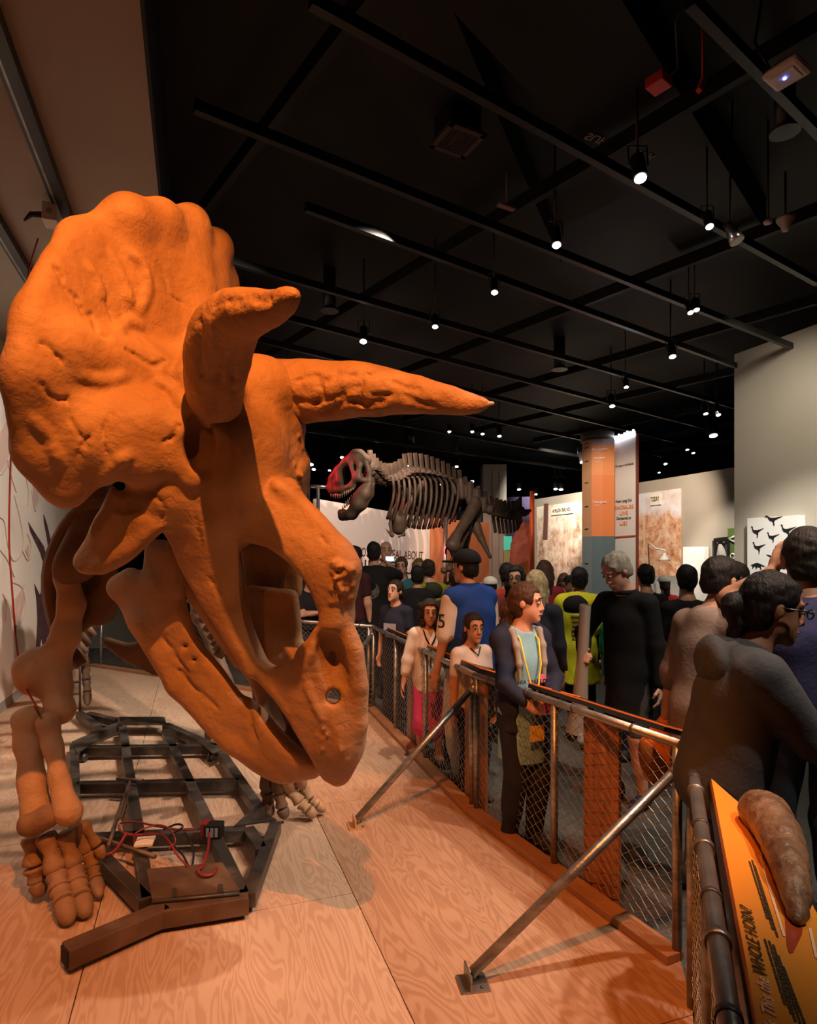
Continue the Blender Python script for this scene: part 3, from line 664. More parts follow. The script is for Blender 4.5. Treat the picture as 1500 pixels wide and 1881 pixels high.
# --- lower jaw
f = Field((-1.35, 2.0, 0.55), (-0.2, 3.7, 1.95), 0.0115)
rows(f, [[(222,1082,.30),(245,1078,.28),(285,1062,.25)], [(243,1112,.29),(280,1095,.26),(318,1085,.22)], [(262,1155,.27),(300,1140,.245),(333,1128,.205)], [(290,1205,.24),(322,1190,.22),(352,1178,.185)],
         [(338,1272,.195),(368,1250,.185),(395,1232,.155)], [(392,1332,.16),(415,1305,.15),(435,1285,.12)], [(432,1370,.12),(452,1335,.11),(462,1300,.095)], [(472,1405,.085),(490,1375,.085),(505,1350,.075)],
         [(522,1424,.05),(535,1405,.055),(548,1390,.05)], [(572,1416,.015),(575,1410,.015),(580,1402,.015)]], .034, 6, True)
f.chain([S(228,1085,.30), S(262,1140,.28), S(330,1255,.215), S(430,1360,.125), S(520,1415,.05)], [.045,.05,.05,.045,.03], .05)
f.chain([mirror(S(228,1085,.30)), mirror(S(262,1140,.28)), mirror(S(330,1255,.215)), mirror(S(430,1360,.125)), mirror(S(520,1415,.05))], [.045,.05,.05,.045,.03], .05)
rows(f, [[(280,1005,.2),(325,1008,.2)], [(278,1045,.23),(328,1045,.21)], [(285,1080,.25),(325,1085,.22)]], .032, 6, True)
sym_chain(f, [(218,1078,.30),(240,1060,.29)], [.05,.045], .04)
rows(f, [[(452,1290,.105),(496,1352,.08)], [(470,1310,.05),(505,1352,.03)], [(480,1318,-.03),(510,1355,-.02)]], .028, 6, True)
for q in [(341,1186),(358,1212),(448,1346),(475,1362)]:
    a = S(q[0], q[1], .40); d = (S(q[0], q[1], .1)-a).normalized(); f.cone(a, a+d*.42, .011, .011, .008, 'sub')
f.blur(1); f.noise(.004, 10, 7).noise(.002, 30, 8)
for pl, r in (([(300,1170),(320,1200),(345,1235)], .006), ([(330,1230),(360,1265),(400,1300)], .006), ([(455,1290),(462,1330),(470,1360)], .008), ([(262,1150),(280,1165)], .005)): groove(f, pl, r)
jaw = f.build('lower_jaw', bone_mat, trike)
# --- right foreleg (on the picture's left)
bone('scapula', [P(188,880,3.75), P(168,950,3.6), P(140,1035,3.42)], [.06,.085,.11], dark_bone, trike, knobs=[(P(122,1050,3.38),.07)])
f = Field(*bounds([P(130,1030,3.5), P(220,1165,3.5)], .12), .014)
R_ = [[(140,1050),(175,1040),(205,1045)], [(142,1085),(175,1085),(212,1085)], [(145,1120),(172,1118),(203,1125)], [(150,1155),(165,1140),(188,1140)]]
for a, b in zip(R_[:-1], R_[1:]):
    for i in range(2):
        for t in np.linspace(0, 1, 6):
            u = [a[i][k]*(1-t)+b[i][k]*t for k in (0,1)]; v = [a[i+1][k]*(1-t)+b[i+1][k]*t for k in (0,1)]; f.cone(P(*u, 3.55), P(*v, 3.55), .03, .03, .02)
f.blur(1); f.noise(.006, 20, 4); f.build('coracoid', dark_bone, trike)
bone('humerus', [P(122,1062,3.42), P(132,1110,3.42), P(122,1165,3.40), P(95,1220,3.38), P(103,1262,3.34), P(106,1300,3.30)], [.065,.06,.065,.085,.07,.07], bone_mat, trike, knobs=[(P(68,1240,3.33),.112), (P(64,1222,3.35),.095), (P(112,1305,3.28),.065)], k=.05, h=.010, amp=.008, freq=26)
bone('ulna', [P(48,1325,3.24), P(52,1370,3.2), P(60,1440,3.15), P(68,1492,3.12)], [.075,.062,.06,.078], bone_mat, trike, knobs=[(P(62,1318,3.22),.06)], k=.05, h=.010, amp=.008, freq=26)
bone('radius', [P(88,1330,3.2), P(97,1372,3.18), P(107,1430,3.14), P(122,1488,3.1)], [.058,.04,.042,.06], bone_mat, trike, knobs=[(P(130,1495,3.1),.05)], k=.05, h=.010, amp=.008, freq=26)
f = Field(*bounds([P(50,1500,3.1), P(100,1525,3.1)], .1), .012); f.chain([P(58,1512,3.08), P(88,1500,3.08)], [.065,.06], .05); f.noise(.006, 40, 2); f.blur(1); f.build('carpal', toe_mat, trike)
def digit(pl, rs, mc, parent=trike, m=toe_mat):
    """a toe: metacarpal, then phalanges as separate waisted bones"""
    pts = [G(*q) for q in pl]
    for i in range(len(pts)-1):
        a, b = pts[i], pts[i+1]; d = b-a; nm = 'metacarpal' if (i == 0 and mc) else ('toe_claw' if i == len(pts)-2 else 'phalanx')
        L = d.length; a = a+d*.03; L *= .93; r0, r1 = rs[i], rs[i+1]; w = min(r0, r1)*(.66 if nm == 'metacarpal' else .80)
        prof = [(r0*.55, 0), (r0*.92, L*.03), (r0*1.03, L*.12), (r0*.95, L*.24), (w, L*.5), (r1*.98, L*.78), (r1*1.06, L*.90), (r1*.92, L*.97), (r1*.5, L)]
        if nm == 'toe_claw': prof = [(r0*.55, 0), (r0*.98, L*.05), (r0*1.02, L*.2), (r0*.95, L*.45), (r0*.82, L*.7), (r0*.55, L*.9), (r0*.15, L)]
        MB().lathe(a, prof, 12, d).build(nm, m, parent)
digit([(58,1535,.33),(62,1592,.18),(68,1622,.10),(76,1648,.04)], [.05,.05,.042,.03], True)
digit([(82,1528,.36),(104,1605,.16),(110,1635,.11),(118,1658,.08),(127,1698,.03)], [.05,.052,.05,.05,.03], True)
digit([(116,1525,.35),(136,1595,.16),(142,1625,.11),(149,1650,.08),(160,1685,.03)], [.05,.05,.05,.048,.03], True)
digit([(138,1512,.36),(160,1566,.19),(170,1595,.12),(175,1616,.08),(184,1650,.03)], [.04,.042,.036,.034,.025], True)
digit([(150,1510,.36),(180,1555,.22),(190,1580,.15)], [.032,.03,.02], True)
# left foreleg, mostly behind the jaw
digit([(510,1395,.50),(532,1450,.20),(552,1475,.12),(566,1488,.08),(580,1500,.03)], [.045,.045,.042,.038,.022], True, m=bone_mat)
digit([(530,1390,.50),(556,1445,.20),(570,1468,.12),(582,1478,.08),(598,1490,.03)], [.04,.04,.036,.034,.02], True, m=bone_mat)
digit([(486,1385,.5),(490,1452,.2),(492,1478,.10),(497,1500,.05)], [.045,.045,.04,.03], True, m=dark_bone)  # unlit toes of the same foot, shade put into the darker colour
digit([(505,1385,.5),(512,1456,.2),(518,1485,.10),(525,1505,.03)], [.045,.045,.04,.03], True, m=dark_bone)
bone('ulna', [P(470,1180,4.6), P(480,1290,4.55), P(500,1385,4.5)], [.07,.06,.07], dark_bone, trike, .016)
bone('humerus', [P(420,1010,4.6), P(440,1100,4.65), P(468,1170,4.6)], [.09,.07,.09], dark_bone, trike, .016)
f = Field(*bounds([P(190,1170,3.9), P(390,1255,3.9)], .15), .016)
for a, b in [((192,1172),(200,1186)),((215,1182),(222,1205)),((240,1190),(250,1222)),((265,1175),(280,1238)),((290,1178),(315,1244)),((330,1190),(350,1248)),((370,1210),(385,1250))]:
    pass
U_ = [(192,1174),(240,1190),(275,1176),(330,1190),(385,1215)]; L_ = [(196,1182),(235,1212),(285,1236),(335,1242),(385,1248)]
for i in range(4):
    for t in np.linspace(0, 1, 8):
        a = [U_[i][k]*(1-t)+U_[i+1][k]*t for k in (0,1)]; b = [L_[i][k]*(1-t)+L_[i+1][k]*t for k in (0,1)]; f.cone(P(*a, 3.9), P(*b, 3.9), .022, .022, .02)
f.blur(1); f.noise(.004, 20, 9); f.build('sternal_plate', dark_bone, trike)
# spine, ribs, pelvis and hind legs behind the skull
sh, hp = Vector((-1.45, 3.55, 2.0)), Vector((-2.72, 6.6, 2.15)); ax_ = (hp-sh).normalized(); sd = Vector((-ax_.y, ax_.x, 0)).normalized()
for i in range(16):
    c = sh+(hp-sh)*(i/15)+Vector((0, 0, .12*math.sin(math.pi*i/15)))
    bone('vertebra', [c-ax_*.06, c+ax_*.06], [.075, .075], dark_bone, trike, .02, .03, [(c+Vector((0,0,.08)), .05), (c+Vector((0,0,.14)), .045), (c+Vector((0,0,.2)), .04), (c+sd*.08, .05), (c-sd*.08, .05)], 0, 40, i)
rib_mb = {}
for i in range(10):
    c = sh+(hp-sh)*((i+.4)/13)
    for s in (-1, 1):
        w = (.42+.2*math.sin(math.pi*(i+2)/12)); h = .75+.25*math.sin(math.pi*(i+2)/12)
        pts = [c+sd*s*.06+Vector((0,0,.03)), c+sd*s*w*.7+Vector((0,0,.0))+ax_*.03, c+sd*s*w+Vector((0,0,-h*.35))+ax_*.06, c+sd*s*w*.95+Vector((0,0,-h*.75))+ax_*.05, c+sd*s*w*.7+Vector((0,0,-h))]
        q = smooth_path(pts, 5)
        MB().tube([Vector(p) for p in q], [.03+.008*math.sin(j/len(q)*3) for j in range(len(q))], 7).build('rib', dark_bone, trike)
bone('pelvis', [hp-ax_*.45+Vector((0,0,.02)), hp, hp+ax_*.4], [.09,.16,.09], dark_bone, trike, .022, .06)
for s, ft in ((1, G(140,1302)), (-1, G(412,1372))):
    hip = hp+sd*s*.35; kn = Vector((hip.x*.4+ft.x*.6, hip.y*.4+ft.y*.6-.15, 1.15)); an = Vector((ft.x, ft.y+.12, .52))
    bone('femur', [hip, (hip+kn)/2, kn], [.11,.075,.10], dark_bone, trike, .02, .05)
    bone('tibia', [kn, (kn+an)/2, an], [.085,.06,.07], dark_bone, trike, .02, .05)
hind = dark_bone
for x0, y0, dx in ((128,1185,-2),(140,1190,0),(155,1185,4)):
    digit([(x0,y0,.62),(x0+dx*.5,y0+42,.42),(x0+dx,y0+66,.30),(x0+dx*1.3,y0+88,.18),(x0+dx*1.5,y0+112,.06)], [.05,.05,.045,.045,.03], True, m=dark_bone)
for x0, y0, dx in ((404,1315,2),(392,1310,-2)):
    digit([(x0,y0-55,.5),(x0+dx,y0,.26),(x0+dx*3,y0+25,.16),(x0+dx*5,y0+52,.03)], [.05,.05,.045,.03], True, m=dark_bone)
# ------------------------------------------------------------------ exhibits across the hall
def NP(px, py, n):                                   # picture point on a plane parallel to the left wall
    d = Vector(((px-HX)/F, 1.0, (HY-py)/F)); t = n/(d.x*CP+d.y*SP); return Vector((0,0,HC))+d*t
def ns_of(p): return p.dot(ND), p.dot(DD)
txt_dark = mat('lettering_dark', (.03,.025,.03), .6); txt_white = mat('lettering_white', (.8,.78,.74), .6); txt_plum = mat('lettering_plum', (.13,.03,.05), .6); txt_org = mat('lettering_orange', (.75,.2,.03), .6)
grey_col = nmat('grey_column_paint', [(.3,(.36,.34,.32)),(.7,(.42,.40,.37))], 2, .8)
chrome = mat('polished_pole', (.6,.58,.55), .25, .9)

# --- big skeleton (Tyrannosaurus)
tb = nmat('dark_fossil', [(.3,(.032,.022,.016)),(.6,(.062,.043,.031)),(.8,(.095,.069,.05))], 4, .6, 7, .4, 20, spec=.35)
o = MB().box((.75, 13.1, .165), (2.1, 1.5, .245)).build('exhibit_platform', rail_paint, None, (.75, 13.1, -.08)); tag(o, 'low black platform under the tyrannosaur skeleton behind the crowd', 'platform')
rex = thing('tyrannosaurus_skeleton', 'dark tyrannosaur skeleton with red-lit open jaws behind the crowd', 'skeleton', Vector((.6, 12.6, 0)))
hY = 11.0
def HP(px, py, dz=0.0): return P(px, py, hY+dz)
f = Field(*bounds([HP(600,830,-.4), HP(690,912,.5)], .12), .02)
for s in (-1, 1):
    e = .17*s; q = lambda x, y, t=1.0: HP(x+2.2*s, y, e*t)
    f.chain([q(606,893,.4), q(610,878,.5), q(622,862,.7), q(636,848,.8), q(650,838,1)], [.045,.05,.055,.06,.075], .04)
    f.chain([q(606,896,.4), q(612,903,.6), q(628,900,1), q(645,893,1.3), q(655,880,1.5)], [.05,.06,.06,.05,.05], .04)
    f.chain([q(624,865,.8), q(625,885,1), q(628,898,1)], [.06,.07,.06], .04)
    f.chain([q(612,878,.6), q(613,900,.7)], [.05,.05], .04)
    f.chain([q(645,846,1.1), q(648,862,1.3), q(655,880,1.5)], [.045,.04,.05], .04)
    f.chain([q(655,838,1.2), q(662,855,1.6), q(660,875,1.6)], [.06,.045,.05], .04)
    f.chain([q(660,836,1.2), q(674,848,1.7), q(680,866,1.7), q(681,884,1.6)], [.06,.05,.05,.05], .04)
    f.chain([q(655,880,1.5), q(668,882,1.7), q(681,884,1.6)], [.05,.045,.05], .04)
    f.cone(q(634,848,.9), q(634,842,.9), .035, .03, .03)
f.chain([HP(640,846), HP(656,838), HP(670,846)], [.09,.13,.12], .06); f.noise(.012, 18, 4); f.blur(1)
sk = f.build('skull', tb, rex)
f = Field(*bounds([HP(620,880,-.5), HP(690,960,.5)], .12), .02)
for s in (-1, 1):
    q = lambda x, y, t=1.0: HP(x+2.5*s, y, .17*s*t)
    f.chain([q(681,888,1.7), q(672,905,1.6), q(660,925,1.4), q(645,945,1.0), q(632,948,.4), q(628,941,.3)], [.06,.12,.12,.085,.075,.06], .06)
    f.chain([q(672,893,1.7), q(660,912,1.5)], [.05,.09], .05)
f.noise(.01, 18, 6); f.blur(1); jw = f.build('lower_jaw', tb, rex)
tooth_m = mat('tooth', (.16,.13,.10), .4)
for i in range(11):
    t = i/10; x, y = 608+40*t, 905-10*t*t+1
    a = HP(x, y, -.12-.12*t); MB().tube([a, a+Vector((0,0,-.06-.05*math.sin(3*t+.4)))], [.026,.004], 6).build('tooth', tooth_m, sk)
    x, y = 630+34*t, 936-30*t
    a = HP(x, y, -.08-.16*t); MB().tube([a, a+Vector((-.02,0,.07+.04*math.sin(3*t)))], [.024,.004], 6).build('tooth', tooth_m, jw)
spine = smooth_path([P(682,862,11.2), P(700,880,11.4), P(722,880,11.7), P(745,868,12.0), P(775,868,12.4), P(805,876,12.9), P(835,890,13.4), P(868,912,13.6), P(905,938,13.4), P(928,946,13.0), P(948,946,12.4), P(956,938,11.8)], 3)
for i in range(len(spine)):
    c = Vector(spine[i]); d = Vector(spine[min(i+1, len(spine)-1)]-spine[max(i-1, 0)]).normalized(); up = Vector((0,0,1)); sd = d.cross(up).normalized()
    r = .11 if i < 20 else .11*(1-(i-20)/40); m = MB().lathe(c-d*.07, [(r*1.05,0),(r*.8,.04),(r*.8,.09),(r*1.05,.13)], 8, d)
    m.beam(c+up*r*.6, c+up*(r+.16+(.10 if 8 < i < 20 else .04))-d*.05, .045, .085, d); m.beam(c-sd*(r+.12), c+sd*(r+.12), .05, .05)
    m.build('vertebra', tb, rex)
    if i > 23: MB().beam(c-up*r, c-up*(r+.36-(i-23)*.02)+d*.08, .035, .06, d).build('chevron_bone', tb, rex)
for k in range(13):
    t = k/12; x0, y0, Y0 = 712+118*t, 868+12*t*t+6*(1-t), 11.7+1.5*t
    for s in (-1, 1):
        L = 72+26*math.sin(2.6*t+.3); pts = [P(x0, y0, Y0), P(x0+10, y0+10, Y0+s*.35), P(x0+14+4*s, y0+L*.5, Y0+s*.55), P(x0+2+3*s, y0+L, Y0+s*.4)]
        MB().tube([Vector(q) for q in smooth_path(pts, 5)], .028, 6).build('rib', tb, rex)
for k in range(9):
    a = P(722+11*k, 935+6*math.sin(k), 12.0+.12*k); MB().tube([a, a+Vector((.03,.0,-.34))], .016, 5).build('belly_rib', tb, rex)
f = Field(*bounds([P(824,876,13.2), P(910,940,13.2)], .2), .024)
for a, b in zip([(830,884),(845,882),(862,890),(876,902),(890,918),(902,932)], [(835,905),(848,912),(862,922),(876,930),(888,936),(900,940)]): f.cone(P(*a, 13.2), P(*b, 13.2), .075, .075, .06)
f.noise(.012, 12, 2); f.blur(1); f.build('ilium', tb, rex)
def rb(nm, pl, rs, kn=()): return bone(nm, [P(*q) for q in pl], rs, tb, rex, .024, .05, [(P(*q[:3]), q[3]) for q in kn], .008, 18)
rb('femur', [(872,928,13.0),(856,955,12.7),(838,985,12.4),(830,1000,12.3)], [.14,.11,.10,.14], [(872,922,13.0,.12),(836,1004,12.3,.12)])
rb('tibia', [(832,1003,12.3),(842,1035,12.6),(838,1075,12.8)], [.12,.08,.09]); rb('metatarsal', [(838,1075,12.8),(826,1118,12.5)], [.09,.08])
rb('femur', [(878,935,13.7),(862,965,13.6),(852,998,13.5)], [.13,.10,.12]); rb('tibia', [(852,998,13.5),(858,1045,13.8),(852,1085,13.9)], [.11,.07,.09]); rb('metatarsal', [(852,1085,13.9),(842,1122,13.6)], [.09,.08])
for dx in (-14, 0, 16): rb('toe', [(826,1118,12.5),(826+dx,1126,12.2)], [.06,.03]); 
for dx in (-12, 2, 16): rb('toe', [(842,1120,13.6),(842+dx,1126,13.3)], [.06,.03])
rb('ischium', [(872,965,13.2),(884,990,13.0),(900,1024,12.8)], [.13,.07,.04]); rb('pubis', [(862,958,13.1),(845,1000,12.6),(822,1046,12.3)], [.1,.07,.05], [(815,1048,12.2,.07),(826,1044,12.3,.07)])
rb('scapula', [(776,888,12.1),(760,912,11.9),(738,946,11.7)], [.07,.05,.06]); rb('coracoid', [(722,942,11.6),(730,955,11.6),(732,970,11.6)], [.10,.15,.13])
rb('forearm', [(725,945,11.5),(716,962,11.4),(720,984,11.3),(706,970,11.2)], [.04,.035,.035,.025]); rb('forearm', [(735,975,11.6),(742,982,11.4),(728,988,11.3)], [.035,.03,.02])
MB().tube([P(818,950,12.6), P(816,1140,12.6)], .045, 10).build('support_pole', chrome, rex)

# --- sign wall behind it
white_panel = nmat('sign_white', [(.3,(.70,.66,.62)),(.7,(.76,.72,.68))], 1, .7); orange_wall = nmat('terracotta_wall', [(.3,(.42,.15,.065)),(.7,(.50,.19,.085))], 1.5, .8)
PA, PB = P(580,1018,14.0), P(789,1018,16.2); dW = Vector((PB.x-PA.x, PB.y-PA.y, 0)).normalized(); back = Vector((-dW.y, dW.x, 0))
def wall_card(name, label, p0, p1, zt0, zt1, m, cat, z0=-.08, th=.12):
    a, b = Vector((p0[0], p0[1], z0)), Vector((p1[0], p1[1], z0)); q = [a, b, Vector((b.x, b.y, zt1)), Vector((a.x, a.y, zt0))]
    d = (b-a).normalized(); nrm = Vector((-d.y, d.x, 0))
    t = thing(name, label, cat, (a+b)/2); MB().prism(q, nrm*th).build('board', m, t); return t
sw = wall_card('sign_wall', 'white sign wall with plum lettering about fossils behind the tyrannosaur', PA, PB, 1.75+102/F*14, 1.75+66/F*16.2, white_panel, 'sign')
p = P(641,1016,14.63); 
for body, px0, px1, py0, py1, size, m in (('DO FOSSILS REVEAL ABOUT', 634, 776, 1013, 1022, .30, txt_plum), ('DINOSAURS', 648, 782, 1039, 1047, .42, txt_dark)):
    def onw(px, py):
        d = Vector(((px-HX)/F, 1, (HY-py)/F)); n = Vector((-dW.y, dW.x, 0)); t = (PA.dot(n))/(d.x*n.x+d.y*n.y); return Vector((0,0,HC))+d*t
    a, b = onw(px0, py0), onw(px1, py1); o = text('lettering', body, size, (a+b)/2-back*.012, (b-a), (0,0,1), m, sw)
    bpy.context.view_layer.update(); w = o.dimensions.x; o.data.size = size; L = (b-a).length; o.scale = (L/max(w, .01), 1, 1) if w else (1,1,1)
PC = P(898,1018,17.4); wall_card('exhibit_wall', 'terracotta exhibit wall right of the white sign wall', PB+dW*.01, PC, 2.7, 2.62, orange_wall, 'wall')
PD, PE = P(470,1018,12.6), P(579,1018,13.9); wall_card('exhibit_wall', 'grey exhibit wall glimpsed left of the white sign wall', PD, PE, 2.55, 2.7, grey_col, 'wall')
PF, PG = P(120,1018,12.0), P(300,1018,12.6); rw = wall_card('exhibit_wall', 'grey-green low wall beyond the rear fence below the frill', PF, PG, 1.55, .55, nmat('sage_wall', [(.3,(.22,.23,.21)),(.7,(.28,.29,.26))], 2, .8), 'wall')
MB().beam(PF+Vector((0,-.14,-.45)), PG+Vector((0,-.14,-1.35)), .03, .09).build('white_stripe', white_panel, rw)
sc = thing('scaffold_frame', 'tube scaffold left of the red-lit tyrannosaur head', 'scaffold', P(585,1018,12.2)-Vector((0,0,1.83)))
for a, b in (((566,893),(566,1120)),((584,893),(584,1120)),((566,893),(606,895)),((566,945),(584,945)),((540,897),(566,893))): MB().tube([P(*a, 12.2), P(*b, 12.2)], .035, 8).build('tube', chrome, sc)
def column(name, label, px0, px1, ytop, Y, m, depth=.6):
    a, b = P(px0, ytop, Y), P(px1, ytop, Y); t = thing(name, label, 'column', Vector(((a.x+b.x)/2, Y, -.08)))
    MB().box(((a.x+b.x)/2, Y+depth/2, (a.z-.08)/2), ((b.x-a.x)/2, depth/2, (a.z+.08)/2)).build('shaft', m, t)
    return t, a, b
cl, a, b = column('square_column', 'grey square column behind the tyrannosaur hips', 887, 930, 853, 18.5, grey_col)
for k in (.38, .68): MB().box((a.x+(b.x-a.x)*k, 18.5-.003, 2.1), (.008, .006, 2.1)).build('joint_groove', mat('groove', (.12,.11,.1), .8), cl)
# rock-and-sky graphic, orange pole, teal sign
gr = wall_card('graphic_panel', 'graphic panel of red rock under a dark blue sky by the orange pole', P(930,1018,17.5), P(976,1018,16.9), 1.75+105/F*17.5, 1.75+105/F*17.0, nmat('night_blue', [(.4,(.03,.03,.08)),(.6,(.12,.10,.22))], 1.2, .8), 'sign')
y_ = 16.9
MB().prism([P(934,1060,y_), P(974,1060,y_-.3), P(974,962,y_-.3), P(962,958,y_-.2), P(948,972,y_-.1), P(938,1000,y_)], (0,.05,0)).build('rock_print', nmat('red_rock', [(.3,(.20,.05,.04)),(.7,(.38,.13,.09))], 5, .8), gr)
op = MB().tube([P(977,902,15.2), P(977,1150,15.2)], .06, 12).build('pole', mat('orange_pole_paint', (.72,.13,.03), .4), None, P(977,1150,15.2)); tag(op, 'tall glossy orange pole beside the forest mural', 'pole'); op.name = 'orange_pole'
o = MB().prism([P(952,1038,14.6), P(970,1028,14.4), P(970,1160,14.4), P(958,1160,14.6)], (0,.03,0)).build('orange_sheet', mat('bright_orange', (.85,.25,.02), .5), None, P(961,1052,14.5)); tag(o, 'bright orange panel low beside the orange pole', 'panel')
o = MB().prism([P(925,1010,17.0), P(940,1010,17.0), P(940,985,17.0), P(925,985,17.0)], (0,.05,0)).build('teal_sign', mat('teal_glow', (.05,.55,.42), .5, emit=.35), None, P(932,1010,17)); tag(o, 'small glowing teal sign under the tyrannosaur tail', 'sign')
o = MB().prism([P(925,1075,17.0), P(940,1075,17.0), P(940,1011,17.0), P(925,1011,17.0)], (0,.05,0)).build('green_post', mat('olive_post', (.30,.34,.15), .6), None, P(932,1075,17)); tag(o, 'olive green post below the teal sign', 'post')

# --- forest murals on the far wall
def forest(name, sky, leaf, trunk, dark, sc_):
    m = mat(name, leaf, .8, spec=.2); nt = m.node_tree; N = nt.nodes; L = nt.links; b = N['Principled BSDF']
    tc = N.new('ShaderNodeTexCoord'); sx = N.new('ShaderNodeSeparateXYZ'); L.new(tc.outputs['Generated'], sx.inputs[0])
    n = N.new('ShaderNodeTexNoise'); n.inputs['Scale'].default_value = sc_; n.inputs['Detail'].default_value = 12; n.inputs['Roughness'].default_value = .75; L.new(tc.outputs['Object'], n.inputs['Vector'])
    r = N.new('ShaderNodeValToRGB'); e = r.color_ramp.elements; e.new(.5); e.new(.6)
    for q, (p, c) in zip(e, [(.32, dark), (.45, leaf), (.58, trunk), (.68, sky)]): q.position = p; q.color = (*c, 1)
    L.new(n.outputs['Fac'], r.inputs[0])
    mp = N.new('ShaderNodeMapping'); mp.inputs['Scale'].default_value = (3.5, 3.5, .12); L.new(tc.outputs['Object'], mp.inputs['Vector'])
    n2 = N.new('ShaderNodeTexNoise'); n2.inputs['Scale'].default_value = 2.2; n2.inputs['Detail'].default_value = 3; L.new(mp.outputs[0], n2.inputs['Vector'])
    r2 = N.new('ShaderNodeValToRGB'); r2.color_ramp.elements[0].position = .64; r2.color_ramp.elements[0].color = (0,0,0,1); r2.color_ramp.elements[1].position = .67; L.new(n2.outputs['Fac'], r2.inputs[0])
    mx = N.new('ShaderNodeMixRGB'); mx.inputs[2].default_value = (*trunk, 1); L.new(r2.outputs[0], mx.inputs[0]); L.new(r.outputs[0], mx.inputs[1])
    n3 = N.new('ShaderNodeTexNoise'); n3.inputs['Scale'].default_value = 1.6; n3.inputs['Detail'].default_value = 9; L.new(tc.outputs['Object'], n3.inputs['Vector'])
    ad = N.new('ShaderNodeMath'); ad.operation = 'MULTIPLY_ADD'; ad.inputs[1].default_value = 1.5; L.new(n3.outputs['Fac'], ad.inputs[0]); L.new(sx.outputs['Z'], ad.inputs[2])
    r3 = N.new('ShaderNodeValToRGB'); dv = N.new('ShaderNodeMath'); dv.operation = 'MULTIPLY'; dv.inputs[1].default_value = .5; L.new(ad.outputs[0], dv.inputs[0]); r3.color_ramp.elements[0].position = .74; r3.color_ramp.elements[0].color = (0,0,0,1); r3.color_ramp.elements[1].position = .92; L.new(dv.outputs[0], r3.inputs[0])
    mx2 = N.new('ShaderNodeMixRGB'); mx2.inputs[2].default_value = (*sky, 1); L.new(r3.outputs[0], mx2.inputs[0]); L.new(mx.outputs[0], mx2.inputs[1]); L.new(mx2.outputs[0], b.inputs['Base Color'])
    return m
def far_panel(name, label, px0, px1, ytop, ybot, m, n=10.28, cat='mural', th=.03):
    a, b = NP(px0, ytop, n), NP(px1, ytop, n); s0, s1 = ns_of(a)[1], ns_of(b)[1]; zt = b.z; zb = NP(px1, ybot, n).z
    t = thing(name, label, cat, NS(n, (s0+s1)/2, zb)); MB().box(NS(n, (s0+s1)/2, (zt+zb)/2), (th/2, abs(s1-s0)/2, (zt-zb)/2), AXN).build('print', m, t); return t
mu1 = far_panel('forest_mural', 'misty ancient forest mural headed sixty-six million years ago', 986, 1069, 920, 1105, forest('forest_mist', (.72,.66,.58), (.42,.26,.18), (.62,.50,.40), (.12,.05,.035), 2.6))
mu2 = far_panel('forest_mural', 'autumn woodland mural with a small sign reading today', 1160, 1250, 897, 1105, forest('forest_autumn', (.66,.68,.74), (.50,.24,.13), (.66,.46,.32), (.16,.07,.035), 4.5))
cream = mat('cream_card', (.72,.68,.56), .7)
def wall_text(parent, px0, px1, py0, py1, n, body, hpx, m):
    a, b = NP(px0, py0, n), NP(px1, py1, n); c = (a+b)/2; L = (b-a).length; hz = hpx/F*Vector((c.x, c.y, 0)).length*.95
    MB().box(c+ND*.02, (.01, L*.62, hz*1.3), AXN).build('caption_card', cream, parent)
    o = text('caption', body, hz*1.5, c-ND*.006, -DD, (0,0,1), m, parent); bpy.context.view_layer.update(); o.scale = (L/max(o.dimensions.x, .01), 1, 1); return o
wall_text(mu1, 1015, 1047, 940, 934, 10.22, '66 MILLION YEARS AGO', 6, txt_dark); wall_text(mu2, 1195, 1210, 918, 916, 10.22, 'TODAY', 8, txt_dark)
for x, w in ((1003,.12),(1000,.1)):
    a, b = NP(x, 925, 10.25), NP(x-2, 990, 10.25); MB().beam(a, b, .02, w*2, DD).build('painted_trunk', mat('trunk_print', (.10,.04,.03), .9), mu1); break
wp = far_panel('white_panel', 'brightly lit white panel on the taupe wall', 1258, 1297, 1004, 1160, nmat('bright_white', [(.3,(.8,.79,.77)),(.7,(.84,.83,.81))], 1, .6), 10.2, 'panel', .12)
gb = far_panel('green_banner', 'green banner with white line drawing beside the beige wall', 1337, 1352, 970, 1080, mat('leaf_green', (.09,.15,.03), .7), 10.28, 'banner')
a = [NP(x, y, 10.25) for x, y in ((1350,984),(1338,990),(1350,996))]; MB().tube(a, .02, 5).build('line_print', txt_white, gb); a = [NP(1345+4*math.cos(q), 1022+5*math.sin(q), 10.25) for q in np.linspace(0, 6.28, 12)]; MB().tube(a, .015, 5).build('line_print', txt_white, gb)
fr = thing('framed_specimen', 'dark framed specimen hanging beside the green banner', 'frame', NP(1323,1055,10.2)); 
for p0, p1 in (((1312,993),(1335,990)),((1312,1055),(1335,1055)),((1312,993),(1312,1055)),((1335,990),(1335,1055)),((1323,992),(1318,1055))): MB().beam(NP(*p0, 10.2), NP(*p1, 10.2), .05, .09).build('bar', rail_paint, fr)
MB().tube([NP(1322,1000,10.18), NP(1326,1020,10.18), NP(1331,1050,10.18)], [.03,.12,.05], 8).build('specimen', mat('grey_feather', (.35,.33,.3), .8), fr)
dc = thing('display_case', 'white sloping display case below the autumn mural', 'case', P(1222,1175,11.0)); 
q = [P(1190,1185,11), P(1245,1185,10.6), P(1250,1185,11.6), P(1196,1185,12)]; q = [Vector((p.x, p.y, -.08)) for p in q]
case_w = mat('case_white', (.62,.60,.56), .5)
